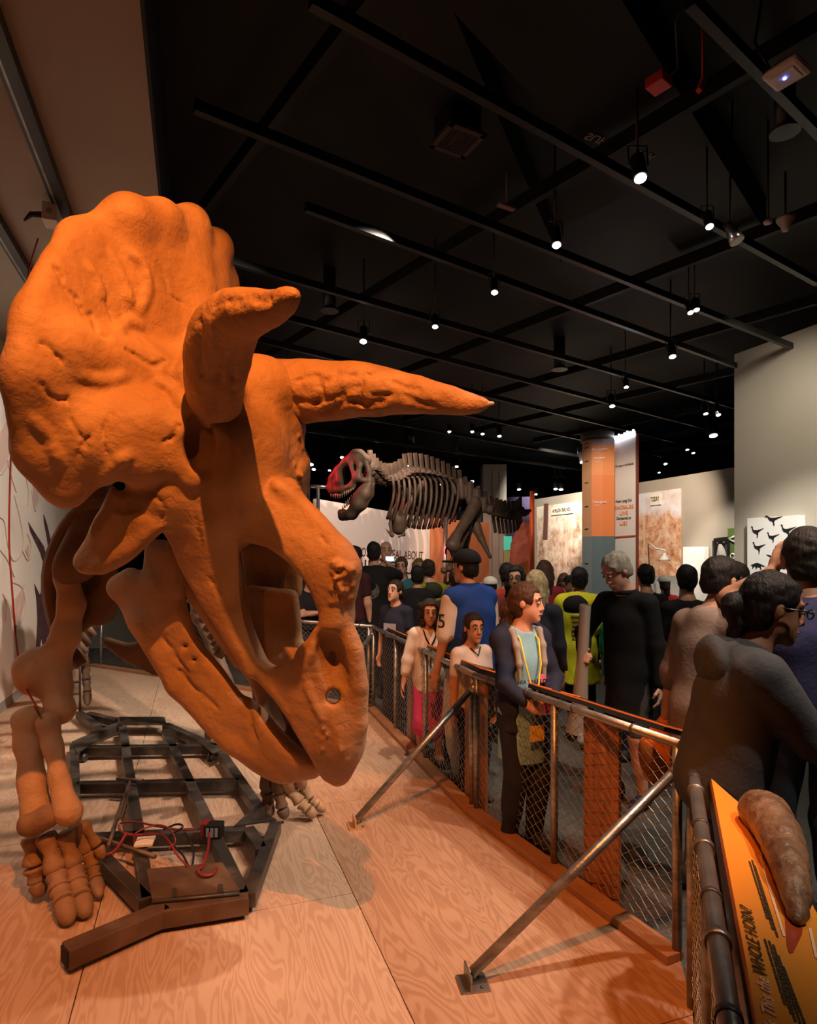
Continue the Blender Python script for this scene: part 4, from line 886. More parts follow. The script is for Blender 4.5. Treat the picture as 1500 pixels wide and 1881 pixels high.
MB().hexa(q+[Vector((q[0].x,q[0].y,.95)),Vector((q[1].x,q[1].y,.95)),Vector((q[2].x,q[2].y,1.35)),Vector((q[3].x,q[3].y,1.35))]).build('case_body', case_w, dc, bevel=.01)
lm = thing('bracket_lamp', 'white bell-shaped bracket lamp in front of the autumn mural', 'lamp', P(1220,1030,9.6))
c = P(1220,1030,9.6); shade = mat('enamel_white', (.75,.72,.66), .3)
MB().lathe(c, [(.085,0),(.075,.03),(.045,.07),(.022,.09),(.02,.12),(.001,.125)], 18).build('shade', shade, lm); MB().tube([c+Vector((0,0,.12)), P(1221,1010,9.6), P(1205,1008,9.7), P(1195,1000,9.9), NP(1190,998,10.29)], .012, 8).build('arm', shade, lm)

# --- time-line column
tc_ = thing('timeline_column', 'tall orange and slate time-line column with geological period names', 'column', Vector(((1097-HX)/F*10.2, 10.2, -.08)))
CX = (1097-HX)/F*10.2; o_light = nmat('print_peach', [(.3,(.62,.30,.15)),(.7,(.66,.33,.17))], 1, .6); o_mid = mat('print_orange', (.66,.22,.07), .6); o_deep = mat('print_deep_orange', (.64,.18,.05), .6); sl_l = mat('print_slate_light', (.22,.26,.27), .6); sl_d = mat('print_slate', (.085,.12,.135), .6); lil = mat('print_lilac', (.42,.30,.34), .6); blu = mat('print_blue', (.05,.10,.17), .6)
zy = lambda y: HC+(HY-y)/F*9.95
ring = [(-.257,-.02),(-.155,-.20),(.0,-.255),(.20,-.225),(.255,-.10),(.255,.16),(.0,.26),(-.2,.18)]
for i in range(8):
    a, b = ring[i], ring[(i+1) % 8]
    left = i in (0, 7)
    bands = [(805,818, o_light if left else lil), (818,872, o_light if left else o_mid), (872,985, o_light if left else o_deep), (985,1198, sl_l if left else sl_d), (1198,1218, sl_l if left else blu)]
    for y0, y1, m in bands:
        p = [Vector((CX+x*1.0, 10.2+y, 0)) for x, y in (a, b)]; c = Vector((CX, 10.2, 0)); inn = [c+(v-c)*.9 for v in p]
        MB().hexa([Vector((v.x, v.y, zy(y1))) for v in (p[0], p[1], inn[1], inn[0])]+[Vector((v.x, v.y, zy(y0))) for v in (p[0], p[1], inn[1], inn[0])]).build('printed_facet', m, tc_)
MB().lathe((CX, 10.2, zy(806)), [(.262,0),(.262,.13),(.2,.135)], 24).build('cap', mat('cap_brown', (.09,.075,.065), .5), tc_)
MB().lathe((CX, 10.2, -.08), [(.27,0),(.27,.16),(.1,.165)], 24).build('plinth', rail_paint, tc_)
pl0, pl1 = Vector((P(1125,1018,10.25).x, 10.25, 0)), Vector((P(1167,1018,9.85).x, 9.85, 0)); dP = (pl1-pl0).normalized(); nP = Vector((dP.y, -dP.x, 0))
panel = thing('question_panel', 'narrow white panel asking how long dinosaurs lived beside the time-line column', 'sign', Vector(((pl0.x+pl1.x)/2, 10.05, -.08)))
pm = nmat('panel_offwhite', [(.3,(.60,.56,.52)),(.7,(.64,.60,.56))], 1, .6)
MB().prism([pl0+Vector((0,0,-.08)), pl1+Vector((0,0,-.08)), pl1+Vector((0,0,zy(800))), pl0+Vector((0,0,zy(806)))], -nP*.05).build('board', pm, panel)
MB().prism([pl1+Vector((0,0,-.08)), pl1+dP*.012+Vector((0,0,-.08)), pl1+dP*.012+Vector((0,0,zy(798))), pl1+Vector((0,0,zy(798)))], -nP*.06).build('edge', mat('red_edge', (.22,.05,.03), .5), panel)
MB().beam(pl0+Vector((0,0,zy(986))), pl1+Vector((0,0,zy(984))), .03, .02).build('rule', mat('rule_red', (.55,.08,.03), .5), panel)
led = mat('led_strip', (.80,.85,1.0), .3, emit=14.0)
MB().beam(pl0+Vector((0,0,zy(806)+.03))+nP*.02, pl1+Vector((0,0,zy(800)+.03))+nP*.02, .03, .04).build('led_strip', led, panel)
for i in range(8):
    q = pl0+(pl1-pl0)*((i+.5)/8)+nP*.02+Vector((0,0,zy(806-i*.8)+.05)); MB().box(q, (.012,.01,.018+.012*(i % 3))).build('led_clip', led, panel)
pc_ = (pl0+pl1)/2+nP*.008
for body, y, s, m, wf in (('How Long Did', 919, .072, txt_dark, .68), ('DINOSAURS', 931, .10, txt_org, .84), ('LIVE', 942, .10, txt_org, .34), ('Compared to', 951, .068, txt_dark, .62), ('US?', 961, .10, txt_org, .32), ('- The Age of HUMANS', 853, .05, txt_plum, .84)):
    o = text('lettering', body, s*.9, pc_+Vector((0,0,zy(y))), dP, (0,0,1), m, panel); bpy.context.view_layer.update(); o.scale = ((pl1-pl0).length*wf/max(o.dimensions.x, .01), 1, 1)
fa, fb_ = Vector((CX-.155, 10.0, 0)), Vector((CX+.0, 9.945, 0)); dF = (fb_-fa).normalized(); nF = Vector((dF.y, -dF.x, 0))
fm = (fa+fb_)/2+nF*.008
for body, y, s in (('Quaternary', 825, .05), ('Neogene', 841, .045), ('Paleogene', 922, .05), ('Cretaceous', 1092, .055), ('Late Jurassic', 1206, .05)):
    text('lettering', body, s, fm+dF*.04+Vector((0,0,zy(y))), dF, (0,0,1), txt_white, tc_, align='CENTER'); text('lettering', 'my ago', s*.55, fm+dF*.0+Vector((0,0,zy(y+6))), dF, (0,0,1), txt_white, tc_)
ga, gb_ = Vector((CX-.257, 10.18, 0)), Vector((CX-.155, 10.0, 0)); dG = (gb_-ga).normalized(); nG = Vector((dG.y, -dG.x, 0))
for y in (812, 820, 845, 885, 929, 971, 1035): MB().box((ga+gb_)/2+nG*.004+Vector((0,0,zy(y))), (.035,.004,.006), (dG, nG, Vector((0,0,1)))).build('tick_label', txt_dark, tc_)

# --- silhouette panel on the right wall
sp = thing('silhouette_panel', 'bright white panel of black dinosaur silhouettes on the beige wall', 'panel', NP(1424,1180,7.28))
a, b = NP(1376,960,7.26), NP(1470,946,7.26); s0, s1 = ns_of(a)[1], ns_of(b)[1]; zt, zb = b.z, NP(1424,1185,7.26).z
MB().box(NS(7.28, (s0+s1)/2, (zt+zb)/2), (.06, abs(s0-s1)/2, (zt-zb)/2), AXN).build('board', nmat('glossy_white', [(.3,(.82,.82,.80)),(.7,(.85,.85,.83))], 1, .4), sp)
DINO = {'biped': [(-1,.45),(-.9,.62),(-.7,.66),(-.55,.5),(-.35,.35),(0,.3),(.4,.3),(1.15,.42),(.5,.1),(.25,-.05),(.15,-.35),(.22,-.75),(.05,-.75),(.05,-.4),(-.05,-.2),(-.2,-.1),(-.3,-.2),(-.35,-.05),(-.5,.15),(-.6,.4),(-.8,.45)],
        'bird': [(-.75,.95),(-.6,1.05),(-.5,.95),(-.45,.6),(-.3,.4),(.1,.35),(.7,.5),(1.2,.65),(.5,.15),(.3,-.1),(.35,-.4),(.25,-.85),(.15,-.85),(.2,-.4),(.0,-.15),(-.25,-.05),(-.45,.15),(-.55,.6),(-.6,.85)],
        'quad': [(-1.1,.1),(-.95,.3),(-.75,.3),(-.5,.5),(0,.62),(.45,.4),(1.3,.0),(.6,.1),(.55,-.15),(.6,-.5),(.45,-.5),(.4,-.15),(-.1,-.1),(-.15,-.45),(-.3,-.45),(-.3,-.05),(-.6,.0),(-.7,-.4),(-.85,-.4),(-.8,.0),(-.95,.1)]}
black_ink = mat('silhouette_black', (.008,.008,.012), .6)
for kind, px, py, w, fl in (('biped',1419,955,13,1),('bird',1388,978,11,1),('bird',1444,976,12,1),('bird',1417,988,10,1),('bird',1391,1007,11,1),('bird',1447,1010,8,1),('bird',1421,1025,10,-1),('quad',1391,1040,10,1),('biped',1418,1059,10,1),('quad',1446,1041,9,1),('biped',1450,1075,9,1),('quad',1395,1078,10,1),('biped',1424,1100,9,1)):
    c = NP(px, py, 7.215); w_ = w/F*Vector((c.x, c.y, 0)).length*1.05
    MB().prism([c-DD*(x*fl*w_*1.1)+Vector((0,0,y*w_*.85)) for x, y in DINO[kind]][::(-1 if fl > 0 else 1)], -ND*.004).build('silhouette', black_ink, sp)

# --- sketch mural on the left wall
mur = thing('sketch_mural', 'pale mural of dinosaur skull sketches on the left wall', 'mural', NS(-2.0, 7, .12))
mural_m = nmat('mural_paper', [(.30,(.52,.43,.42)),(.48,(.74,.66,.60)),(.7,(.80,.73,.66))], .55, .7, 6, dist=.8)
MB().box(NS(-2.005, 8.5, 1.9), (.008, 6.5, 1.78), AXN).build('paper', mural_m, mur)
plum = nmat('plum_print', [(.3,(.045,.018,.028)),(.7,(.12,.05,.065))], 6, .8, 8); sepia = mat('sepia_line', (.52,.36,.30), .8); rose = mat('rose_wash', (.62,.44,.39), .8)
def flat(pl, m, nm='skull_print', off=-1.992): return MB().prism([NP(x, y, off) for x, y in pl], ND*.003).build(nm, m, mur)
flat([(52,959),(61,974),(80,1003),(89,1033),(88,1048),(83,1046),(74,1015),(56,977)], plum); flat([(80,944),(87,966),(97,1011),(99,1033),(95,1048),(91,1032),(87,992),(81,959)], plum)
flat([(63,1072),(73,1093),(84,1062),(92,1046),(112,1040),(124,1060),(124,1150),(100,1167),(86,1171),(80,1195),(76,1171),(73,1190),(66,1195),(69,1137),(67,1100)], plum)
flat([(88,1050),(92,1056),(82,1080),(76,1092),(74,1086)], cream, 'pale_horn_print', -1.988)  # whitish-yellow piece of the printed horn
flat([(106,1090),(110,1095),(110,1120),(105,1135),(102,1110)], mat('socket_print', (.015,.008,.012), .9), 'socket_print', -1.988)
rs = random.Random(5)
for pl in ([(0,800),(10,780),(22,760),(34,755),(30,800),(20,840),(5,870),(0,872)], [(60,868),(64,890),(70,915),(66,938),(62,930),(58,900)], [(26,910),(36,950),(42,990),(38,1020),(24,1030),(14,1000),(8,960),(0,950)], [(40,1010),(52,1030),(56,1000),(50,980)], [(24,1070),(40,1080),(46,1110),(40,1140),(28,1150),(20,1110)], [(0,720),(12,700),(24,690)], [(0,1010),(14,1030),(26,1060)], [(30,1150),(36,1110),(44,1075)], [(12,840),(22,880),(30,905)], [(5,1090),(12,1110),(10,1140)], [(48,880),(52,905),(50,930)]):
    q = smooth_path([NP(x, y, -1.992) for x, y in pl], 6); MB().tube([Vector(p) for p in q], .007, 4).build('sketch_line', sepia, mur)
for pl in ([(0,800),(14,780),(24,800),(12,850),(0,868)], [(60,872),(66,900),(70,915),(64,938),(60,920)], [(46,1010),(54,1030),(52,1000)], [(28,1100),(42,1080),(44,1110),(36,1145),(28,1140)]): flat(pl, rose, 'wash_print', -1.994)

# --- orange sign with the touchable horn, along the near fence
ow = B1-B0; dB = (B0-B1).normalized(); outB = Vector((dB.y, -dB.x, 0))
nn_ = (Vector((0,0,1))+outB*.22).normalized(); o0 = B0+outB*.06+Vector((0,0,.95))
def SB(px, py, lift=0.0):                            # picture point on the tilted sign plane
    d = Vector(((px-HX)/F, 1, (HY-py)/F)); c = Vector((0,0,HC)); t = ((o0-c).dot(nn_)+lift)/d.dot(nn_); return c+d*t
hs_ = thing('horn_sign', 'glossy orange sign asking about the whole horn along the near fence', 'sign', Vector((o0.x, o0.y, 0)))
sign_org = mat('sign_orange', (.86,.31,.035), .22)
poly = [SB(1306,1430), SB(1395,1900), SB(1420,2300), SB(1640,2300), SB(1560,1790), SB(1480,1640), SB(1356,1474)]
MB().prism(poly, -nn_*.02).build('sign_face', sign_org, hs_)
poly2 = [SB(1300,1424,-.022), SB(1378,1900,-.022), SB(1400,2300,-.022), SB(1660,2310,-.022), SB(1566,1790,-.022), SB(1486,1636,-.022), SB(1358,1468,-.022)]
MB().prism(poly2, -nn_*.03).build('sign_tray', board_black, hs_)
txtd = SB(1390,1700)-SB(1420,1830); up_ = (SB(1380,1760)-SB(1440,1745)).normalized()
t1, t2 = SB(1398,1792,.003), SB(1370,1667,.003); d1 = (t2-t1); upd = nn_.cross(d1).normalized()
sgn = 1
ink = mat('sign_ink', (.05,.035,.01), .5)
o = text('headline', 'WHOLE HORN?', .036, (t1+t2)/2, d1, upd, ink, hs_, .0006, shear=.25); bpy.context.view_layer.update(); o.scale = (d1.length/max(o.dimensions.x, .01),)*1+(1.0, 1.0)
t3, t4 = SB(1420,1890,.003), SB(1400,1797,.003); o = text('headline', 'Is This the', .034, (t3+t4)/2, t4-t3, upd, mat('sign_white_ink', (.9,.62,.45), .5), hs_, .0006, shear=.25)
for a, b in (((1381,1580),(1420,1710)), ((1386,1590),(1428,1722)), ((1376,1582),(1410,1690)), ((1404,1725),(1443,1850)), ((1412,1728),(1453,1862)), ((1420,1735),(1462,1881)), ((1429,1755),(1470,1881)), ((1438,1775),(1478,1881))):
    q0, q1 = SB(*a, .002), SB(*b, .002); nw = 16; r_ = random.Random(a[0])
    x = 0
    m = MB()
    while x < .97:
        w = r_.uniform(.03,.085); m.beam(q0+(q1-q0)*x, q0+(q1-q0)*min(x+w, 1), .0045, .001, nn_); x += w+.014
    m.build('small_print', ink, hs_)['kind'] = 'stuff'
for a, b in (((1395,1572),(1440,1720)), ((1487,1705),(1499,1760))):
    MB().beam(SB(*a, .002), SB(*b, .002), .006, .001, nn_).build('white_print', mat('pale_print', (.9,.6,.4), .5), hs_)
red_pr = mat('red_horn_print', (.42,.06,.02), .25)
MB().prism([SB(x, y, .003) for x, y in ((1440,1660),(1445,1735),(1450,1750),(1457,1748),(1473,1715),(1474,1690),(1470,1660))][::-1], -nn_*.003).build('horn_print', red_pr, hs_)
for k in (.3, 1.1): q = B0-dB*k+outB*.16; MB().box(q+Vector((0,0,.42)), (.09,.02,.47), (dB, outB, Vector((0,0,1)))).build('leg_board', wood_red, hs_)
hcast = nmat('bronze_horn', [(.25,(.10,.045,.022)),(.5,(.26,.13,.065)),(.75,(.38,.21,.11))], 9, .42, 9, .8, 26, dist=.8, spec=.5, bdist=.02)
hp_ = [SB(1392,1486,.045), SB(1412,1502,.055), SB(1437,1548,.055), SB(1453,1602,.045), SB(1462,1650,.03), SB(1464,1692,.012)]
q = smooth_path([(*p, r) for p, r in zip(hp_, [.05,.053,.045,.032,.018,.005])], 4); f = Field(*bounds(q[:, :3], .11), .006)
f.chain([p[:3] for p in q], [p[3] for p in q], .03); f.noise(.004, 70, 3).noise(.003, 150, 5)
o = f.build('touch_horn', hcast, None, SB(1430,1600)); tag(o, 'brown bronze-like horn cast lying on the orange sign', 'horn')
for k in (.30, .75, 1.2, 1.55): q = B0-dB*k+Vector((0,0,.93)); MB().tube([q-dB*.012, q+dB*.012], .0275, 14).build('rail_sleeve', galv, fb)

# ------------------------------------------------------------------ overhead: rails, lamps and fittings
ZR = 4.45
def CZ(px, py, z): return P(px, py, (z-HC)*F/(HY-py))
RL = ['black ceiling rail running past the vent grille to the right edge', 'black ceiling rail beside the white wireless box', 'black ceiling rail carrying the pair of lamps at right', 'black ceiling rail just below the small tan bracket', 'black ceiling rail passing above the long brow horn tip', 'black ceiling rail with the bright lamp over the long horn',
      'black ceiling rail directly above the long brow horn', 'black ceiling rail crossing behind the long brow horn', 'black ceiling rail just under the long brow horn', 'farthest black ceiling rail above the tyrannosaur', 'black ceiling rail highest in the picture above the frill']
for i, (a, b) in enumerate([((570,0),(1500,518)), ((1266,0),(1560,300)), ((357,195),(1500,655)), ((560,380),(1400,690)), ((420,478),(1349,748)), ((440,560),(1349,800)), ((470,622),(1349,838)), ((520,690),(1349,866)), ((560,748),(1300,880)), ((560,790),(1250,890)), ((-20,-260),(1000,-60))]):
    p0, p1 = CZ(*a, ZR), CZ(*b, ZR); o = MB().beam(p0, p1, .05, .07).build('ceiling_rail', rail_paint, None, (p0+p1)/2)
    tag(o, RL[i], 'rail', 'black ceiling rails')
for i in range(9):
    c = Vector((-1.5+1.7*i, 1.5+1.3*i, 4.75)); d = Vector((-.6,.8,0)); o = MB().beam(c-d*6, c+d*9, .06, .12).build('ceiling_beam', black_paint, None, c); tag(o, 'matte black ceiling beam above the rails', 'beam', 'black ceiling beams')
for nm, lb, a, b, w, h in (('air_duct', 'wide black air duct lettered supply air', (900,-160), (1330,420), .75, .35), ('air_duct', 'black air duct above the vent grille', (690,-100), (980,470), .6, .3)):
    p0, p1 = CZ(*a, 5.02), CZ(*b, 5.02); o = thing(nm, lb, 'duct', (p0+p1)/2); MB().beam(p0, p1, w, h).build('duct_body', black_paint, o)
    if 'supply' in lb:
        c = CZ(1137, 269, 4.84); fw = mat('faint_white', (.30,.29,.27), .7); [text('lettering', b_, .11, c+Vector((1,.45,0))*k_, (1,.45,0), (-.45,1,0), fw, o) for b_, k_ in (('SUPPLY', -.12), ('AIR', .24))]
lens_m = mat('lamp_glow', (1.0,.95,.98), .3, emit=30.0); lens_b = mat('lamp_glow_cool', (.85,.9,1.0), .3, emit=45.0); can_m = mat('lamp_black', (.015,.014,.014), .35)
def make_lamp():
    t = thing('track_lamp', 'x', 'lamp', (0,0,0), 'track lamps under the ceiling')
    MB().lathe((0,0,.0), [(.036,0),(.038,.02),(.038,.14),(.02,.16)], 14, (0,.35,1)).build('lamp_can', can_m, t, (0,0,0))
    MB().lathe((0,0,-.004), [(.030,0),(.001,-.004)], 14, (0,.35,1)).build('lens', lens_m, t, (0,0,0))
    MB().tube([(0,0,0), (0,0,1)], .008, 6).build('stem', can_m, t, (0,0,0)).location = (0,.05,.14); MB().tube([(-.05,.03,.08),(-.05,.05,.2),(.05,.05,.2),(.05,.03,.08)], .006, 6).build('yoke', can_m, t, (0,0,0))
    return t
proto = make_lamp(); used = False
lamps = [(1176,327,1.25,'lone track lamp hanging high right of the ceiling centre'), (1022,450,1.1,'track lamp pointing down over the middle rail'), (908,537,1,'track lamp above the tip of the long horn'), (799,600,1,'track lamp right of the ceiling spot over the long horn'), (667,627,1.3,'bright track lamp just above the long brow horn'), (448,651,1,'tiny lit lamp peeping out beside the upright horn'),
         (1235,655,1.3,'track lamp halfway along the rail toward the beige wall'), (1310,800,2.3,'brightest starry lamp beside the beige wall edge'), (1296,760,1.2,'left of two lamps above the brightest lamp'), (1319,762,1.3,'right of two lamps above the brightest lamp'), (1150,711,1,'dim lamp above the time-line column'), (1268,574,.9,'left of a pair of lamps on the second rail'), (1279,569,.9,'right of a pair of lamps on the second rail'), (1303,416,.9,'small lamp left of the chrome spotlight'),
         (1124,746,1.4,'bluish lamp right above the time-line column cap'), (1262,826,1.1,'left lamp of the cluster under the far rail'), (1273,832,1.1,'right lamp of the cluster under the far rail'), (1222,852,1.4,'lamp with a bright beam near the autumn mural'), (1210,868,1,'lowest lamp above the autumn mural'), (867,793,1,'left lamp of three above the tyrannosaur back'), (886,797,1,'middle lamp of three above the tyrannosaur back'), (917,801,1.2,'right lamp of three above the tyrannosaur back'), (825,793,1,'lamp under the long horn above the ribs'),
         (628,840,1.5,'lamp left of the tyrannosaur crest'), (571,853,2.0,'brightest lamp of the cluster beside the orbit rim'), (576,862,1.6,'lower lamp of the cluster beside the orbit rim'), (561,866,1.6,'leftmost lamp of the cluster beside the orbit rim'), (605,864,1.3,'dim lamp between the cluster and the tyrannosaur'), (693,848,1.4,'lamp just behind the tyrannosaur neck'), (748,856,1.6,'lamp above the tyrannosaur shoulder'), (838,857,1.6,'lamp left of the grey column top'), (867,884,1.8,'lamp in front of the grey column edge'), (811,890,1.8,'lamp shining through the ribs'), (953,899,2.0,'lamp right of the grey column'), (1020,898,2.2,'left of two bright lamps above the misty mural'), (1030,899,2.4,'right of two bright lamps above the misty mural'), (984,908,1.8,'lamp above the orange pole'), (1069,849,1.8,'sparkling lamp at the left side of the time-line column')]
for i, (x, y, s, lb) in enumerate(lamps):
    z = 4.22; p = CZ(x, y, z); o = proto if i == 0 else copy_tree(proto); o.location = W(p); k = s if y < 790 else s*1.1; o.scale = (k, k, k); o['label'] = lb
    for ch in o.children:
        if ch.name.startswith('stem'): ch.scale = (1, 1, (5.2-z)/k-.14)
# fittings
def simple(nm, lb, cat, base): return thing(nm, lb, cat, base)
p = CZ(1444,134,4.42); t = simple('wireless_access_point', 'white rounded wireless box with a blue light at upper right', 'device', p); wpl = mat('device_white', (.62,.55,.52), .4)
MB().box(p, (.095,.095,.022), (Vector((.82,.57,0)), Vector((-.57,.82,0)), Vector((0,0,1)))).build('housing', wpl, t, bevel=.02); MB().box(p-Vector((0,0,.024)), (.06,.06,.004), (Vector((.82,.57,0)), Vector((-.57,.82,0)), Vector((0,0,1)))).build('cover', wpl, t, bevel=.004); MB().lathe(p-Vector((.01,0,.034)), [(.009,0),(.006,.006)], 12).build('status_light', mat('blue_led', (.12,.2,1.0), .3, emit=18), t)
MB().tube([p+Vector((-.04,.05,.02)), p+Vector((-.12,.1,.25)), p+Vector((-.05,.1,.7))], .008, 6).build('lead', rail_paint, t)
def downlight(lb, x, y, r, z=4.7, glow=None):
    p = CZ(x, y, z); t = simple('recessed_downlight', lb, 'light', p); MB().lathe(p, [(r,.0),(r,.012),(r*.72,.0),(r*.70,.1)], 24).build('trim_ring', mat('ring_white', (.45,.43,.40), .5), t)
    MB().lathe(p+Vector((0,0,.02)), [(r*.7,0),(r*.68,.006)], 24).build('reflector', mat('reflector_grey', (.35,.33,.29), .3, .6), t); MB().lathe(p+Vector((0,0,-.004)), [(r*1.32,0),(r*1.32,.012)], 24).build('collar', rail_paint, t); MB().lathe(p+Vector((0,0,.03)), [(r*.9,0),(r*.9,5.2-z-.03)], 16).build('housing', rail_paint, t)
downlight('round recessed downlight with a pale ring at far right', 1441, 243, .075); downlight('oval looking downlight left of the upper brow horn tip', 605, 571, .085); downlight('faint downlight above the time-line column', 1027, 679, .10); downlight('faint downlight above the tyrannosaur neck', 752, 818, .16)
p = CZ(1442,400,4.3); t = simple('ceiling_speaker', 'white bell-shaped ceiling speaker at right', 'speaker', p); MB().lathe(p, [(.065,0),(.062,-.02),(.03,-.07),(.022,-.10),(.001,-.102)], 20).build('bell', wpl, t); MB().tube([p, p+Vector((0,0,.35))], .008, 6).build('hanger', rail_paint, t)
p = CZ(1410,406,4.4); t = simple('smoke_detector', 'small round smoke detector left of the bell speaker', 'detector', p); MB().lathe(p, [(.035,0),(.03,-.02),(.01,-.024)], 16).build('cover', wpl, t); MB().tube([p, p+Vector((0,0,.8))], .008, 6).build('conduit', rail_paint, t)
p = CZ(1209,152,4.5); t = simple('red_alarm_box', 'red square alarm box hanging in the dark ceiling', 'box', p); rd = mat('alarm_red', (.55,.035,.015), .45); MB().box(p, (.055,.055,.03), (Vector((.78,.62,0)), Vector((-.62,.78,0)), Vector((0,0,1)))).build('housing', rd, t, bevel=.005); MB().tube([p+Vector((.04,.0,.02)), p+Vector((.12,.02,.1)), p+Vector((.1,.0,.35)), p+Vector((.2,.05,.6))], .006, 6).build('lead', mat('grey_lead', (.25,.24,.22), .5), t)
p = CZ(1283,167,4.6); o = MB().beam(p, p+Vector((.04,.02,.09)), .03, .03).tube([p+Vector((.03,.015,.07)), Vector((p.x+.03, p.y+.015, 5.2))], .006, 6).build('sprinkler_tag', rd, None, p); tag(o, 'small red tag right of the alarm box', 'tag')
p = CZ(840,258,4.68); t = simple('vent_grille', 'square slatted vent grille in the dark ceiling', 'vent', p); u, v = Vector((.88,.47,0)), Vector((-.47,.88,0)); MB().box(p+Vector((0,0,.27)), (.12,.12,.25), (u, v, Vector((0,0,1)))).build('duct_neck', black_paint, t); gm = mat('grille_bronze', (.06,.042,.034), .45)
for s in (-1, 1): MB().box(p+u*.13*s, (.018,.15,.012), (u, v, Vector((0,0,1)))).build('frame_bar', gm, t); MB().box(p+v*.13*s, (.15,.018,.012), (u, v, Vector((0,0,1)))).build('frame_bar', gm, t)
for k in range(11): MB().box(p+u*(-.1+.02*k), (.004,.115,.01), (u, v, Vector((0,0,1)))).build('slat', gm, t)
for x, y, lb in ((1345,428,'polished chrome spotlight on the rail at right'),):
    p = CZ(x, y, 4.2); t = simple('chrome_spotlight', lb, 'lamp', p); ax = Vector((.35,-.3,-1)).normalized(); MB().lathe(p-ax*.09, [(.03,0),(.034,.05),(.05,.13),(.054,.17),(.05,.172)], 18, ax).build('reflector_can', chrome, t); MB().lathe(p+ax*.07, [(.022,0),(.001,.004)], 12, ax).build('lens', lens_m, t); MB().tube([p-ax*.06, Vector((p.x, p.y, 5.2))], .008, 6).build('stem', can_m, t)
p = CZ(930,380,4.6); o = MB().beam(p-Vector((.07,.04,0)), p+Vector((.07,.04,0)), .05, .02).tube([p, Vector((p.x, p.y, 5.2))], .006, 6).build('bronze_bracket', mat('bracket_tan', (.30,.19,.12), .5), None, p); tag(o, 'small tan bracket on a ceiling rail', 'bracket')
# soffit tracks on the left
for n, lb in ((-.84, 'long black lamp track nearest the soffit edge'), (-1.32, 'second black lamp track closer to the left wall')):
    t = simple('lamp_track', lb, 'track', NS(n, 4, 4.14)); MB().box(NS(n, 4, 4.10), (.045,8,.035), AXN).build('track_body', rail_paint, t); MB().box(NS(n-.02, 4, 4.068), (.006,8,.004), AXN).build('contact_strip', galv, t)
p = NS(-.90, 4.75, 4.02); t = simple('track_outlet', 'white outlet box clipped to the lamp track with a black plug', 'outlet', p); MB().box(p, (.045,.07,.06), AXN).build('outlet_body', wpl, t, bevel=.006); MB().lathe(p-DD*.07, [(.02,0),(.018,-.004)], 12, DD).build('socket', mat('socket_grey', (.3,.26,.23), .5), t); MB().tube([p-ND*.04, p-ND*.12+Vector((0,0,-.01)), p-ND*.16+Vector((0,0,-.06))], [.022,.018,.008], 8).build('plug', rail_paint, t); MB().box(p+Vector((0,0,.1))+ND*.06, (.04,.12,.05), AXN).build('track_adapter', rail_paint, t)
p = NS(-.95, 3.05, 3.86); t = simple('black_spotlight', 'black spotlight head with cable loop at the left edge', 'lamp', p); ax = Vector((.2,-.25,-.9)).normalized(); MB().lathe(p-ax*.1, [(.05,0),(.055,.03),(.055,.22),(.06,.24)], 16, ax).build('lamp_can', can_m, t); MB().tube([p+Vector((0,0,.05)), NS(-.84, 3.05, 4.08)], .015, 8).build('stem', can_m, t)
q = smooth_path([p+Vector((0,0,.1)), p+Vector((.08,.05,.12)), p+Vector((.1,.08,.02)), p+Vector((.03,.05,-.08))], 6); MB().tube([Vector(v) for v in q], .007, 6).build('cable_loop', can_m, t)
# ------------------------------------------------------------------ visitors
FLOOR = -.08
skins = {'fair': nmat('skin_fair', [(.3, (.52, .27, .18)), (.7, (.60, .33, .23))], 12, .5, 3, spec=.3), 'tan': nmat('skin_tan', [(.3, (.36, .18, .105)), (.7, (.43, .22, .135))], 12, .5, 3, spec=.3),
         'brown': nmat('skin_brown', [(.3, (.24, .11, .06)), (.7, (.30, .145, .085))], 12, .5, 3, spec=.3)}
lip_mat = mat('lips', (.38, .12, .09), .45); eye_white = mat('eye_white', (.42, .38, .34), .3); iris = mat('iris_dark', (.02, .012, .008), .2)
hairs = {}
def hair_mat(c):
    if c not in hairs: hairs[c] = nmat('hair', [(.35, tuple(v*.5 for v in c)), (.65, c)], 34, .62, 6, .9, 70, stretch=(1.2, 1.2, .12), spec=.22)
    return hairs[c]
def V3(*a): return np.array(a, float)
def rotv(v, ax, ang):
    return np.array(Matrix.Rotation(ang, 3, Vector(ax)) @ Vector(v))
def ik(a, t, l1, l2, pole):
    d = t-a; L = min(np.linalg.norm(d), (l1+l2)*.998); d = d/np.linalg.norm(d); t = a+d*L
    x = (l1*l1-l2*l2+L*L)/(2*L); h = math.sqrt(max(l1*l1-x*x, 0)); p = pole-d*(pole@d); p = p/(np.linalg.norm(p)+1e-9)
    return a+d*x+p*h, t
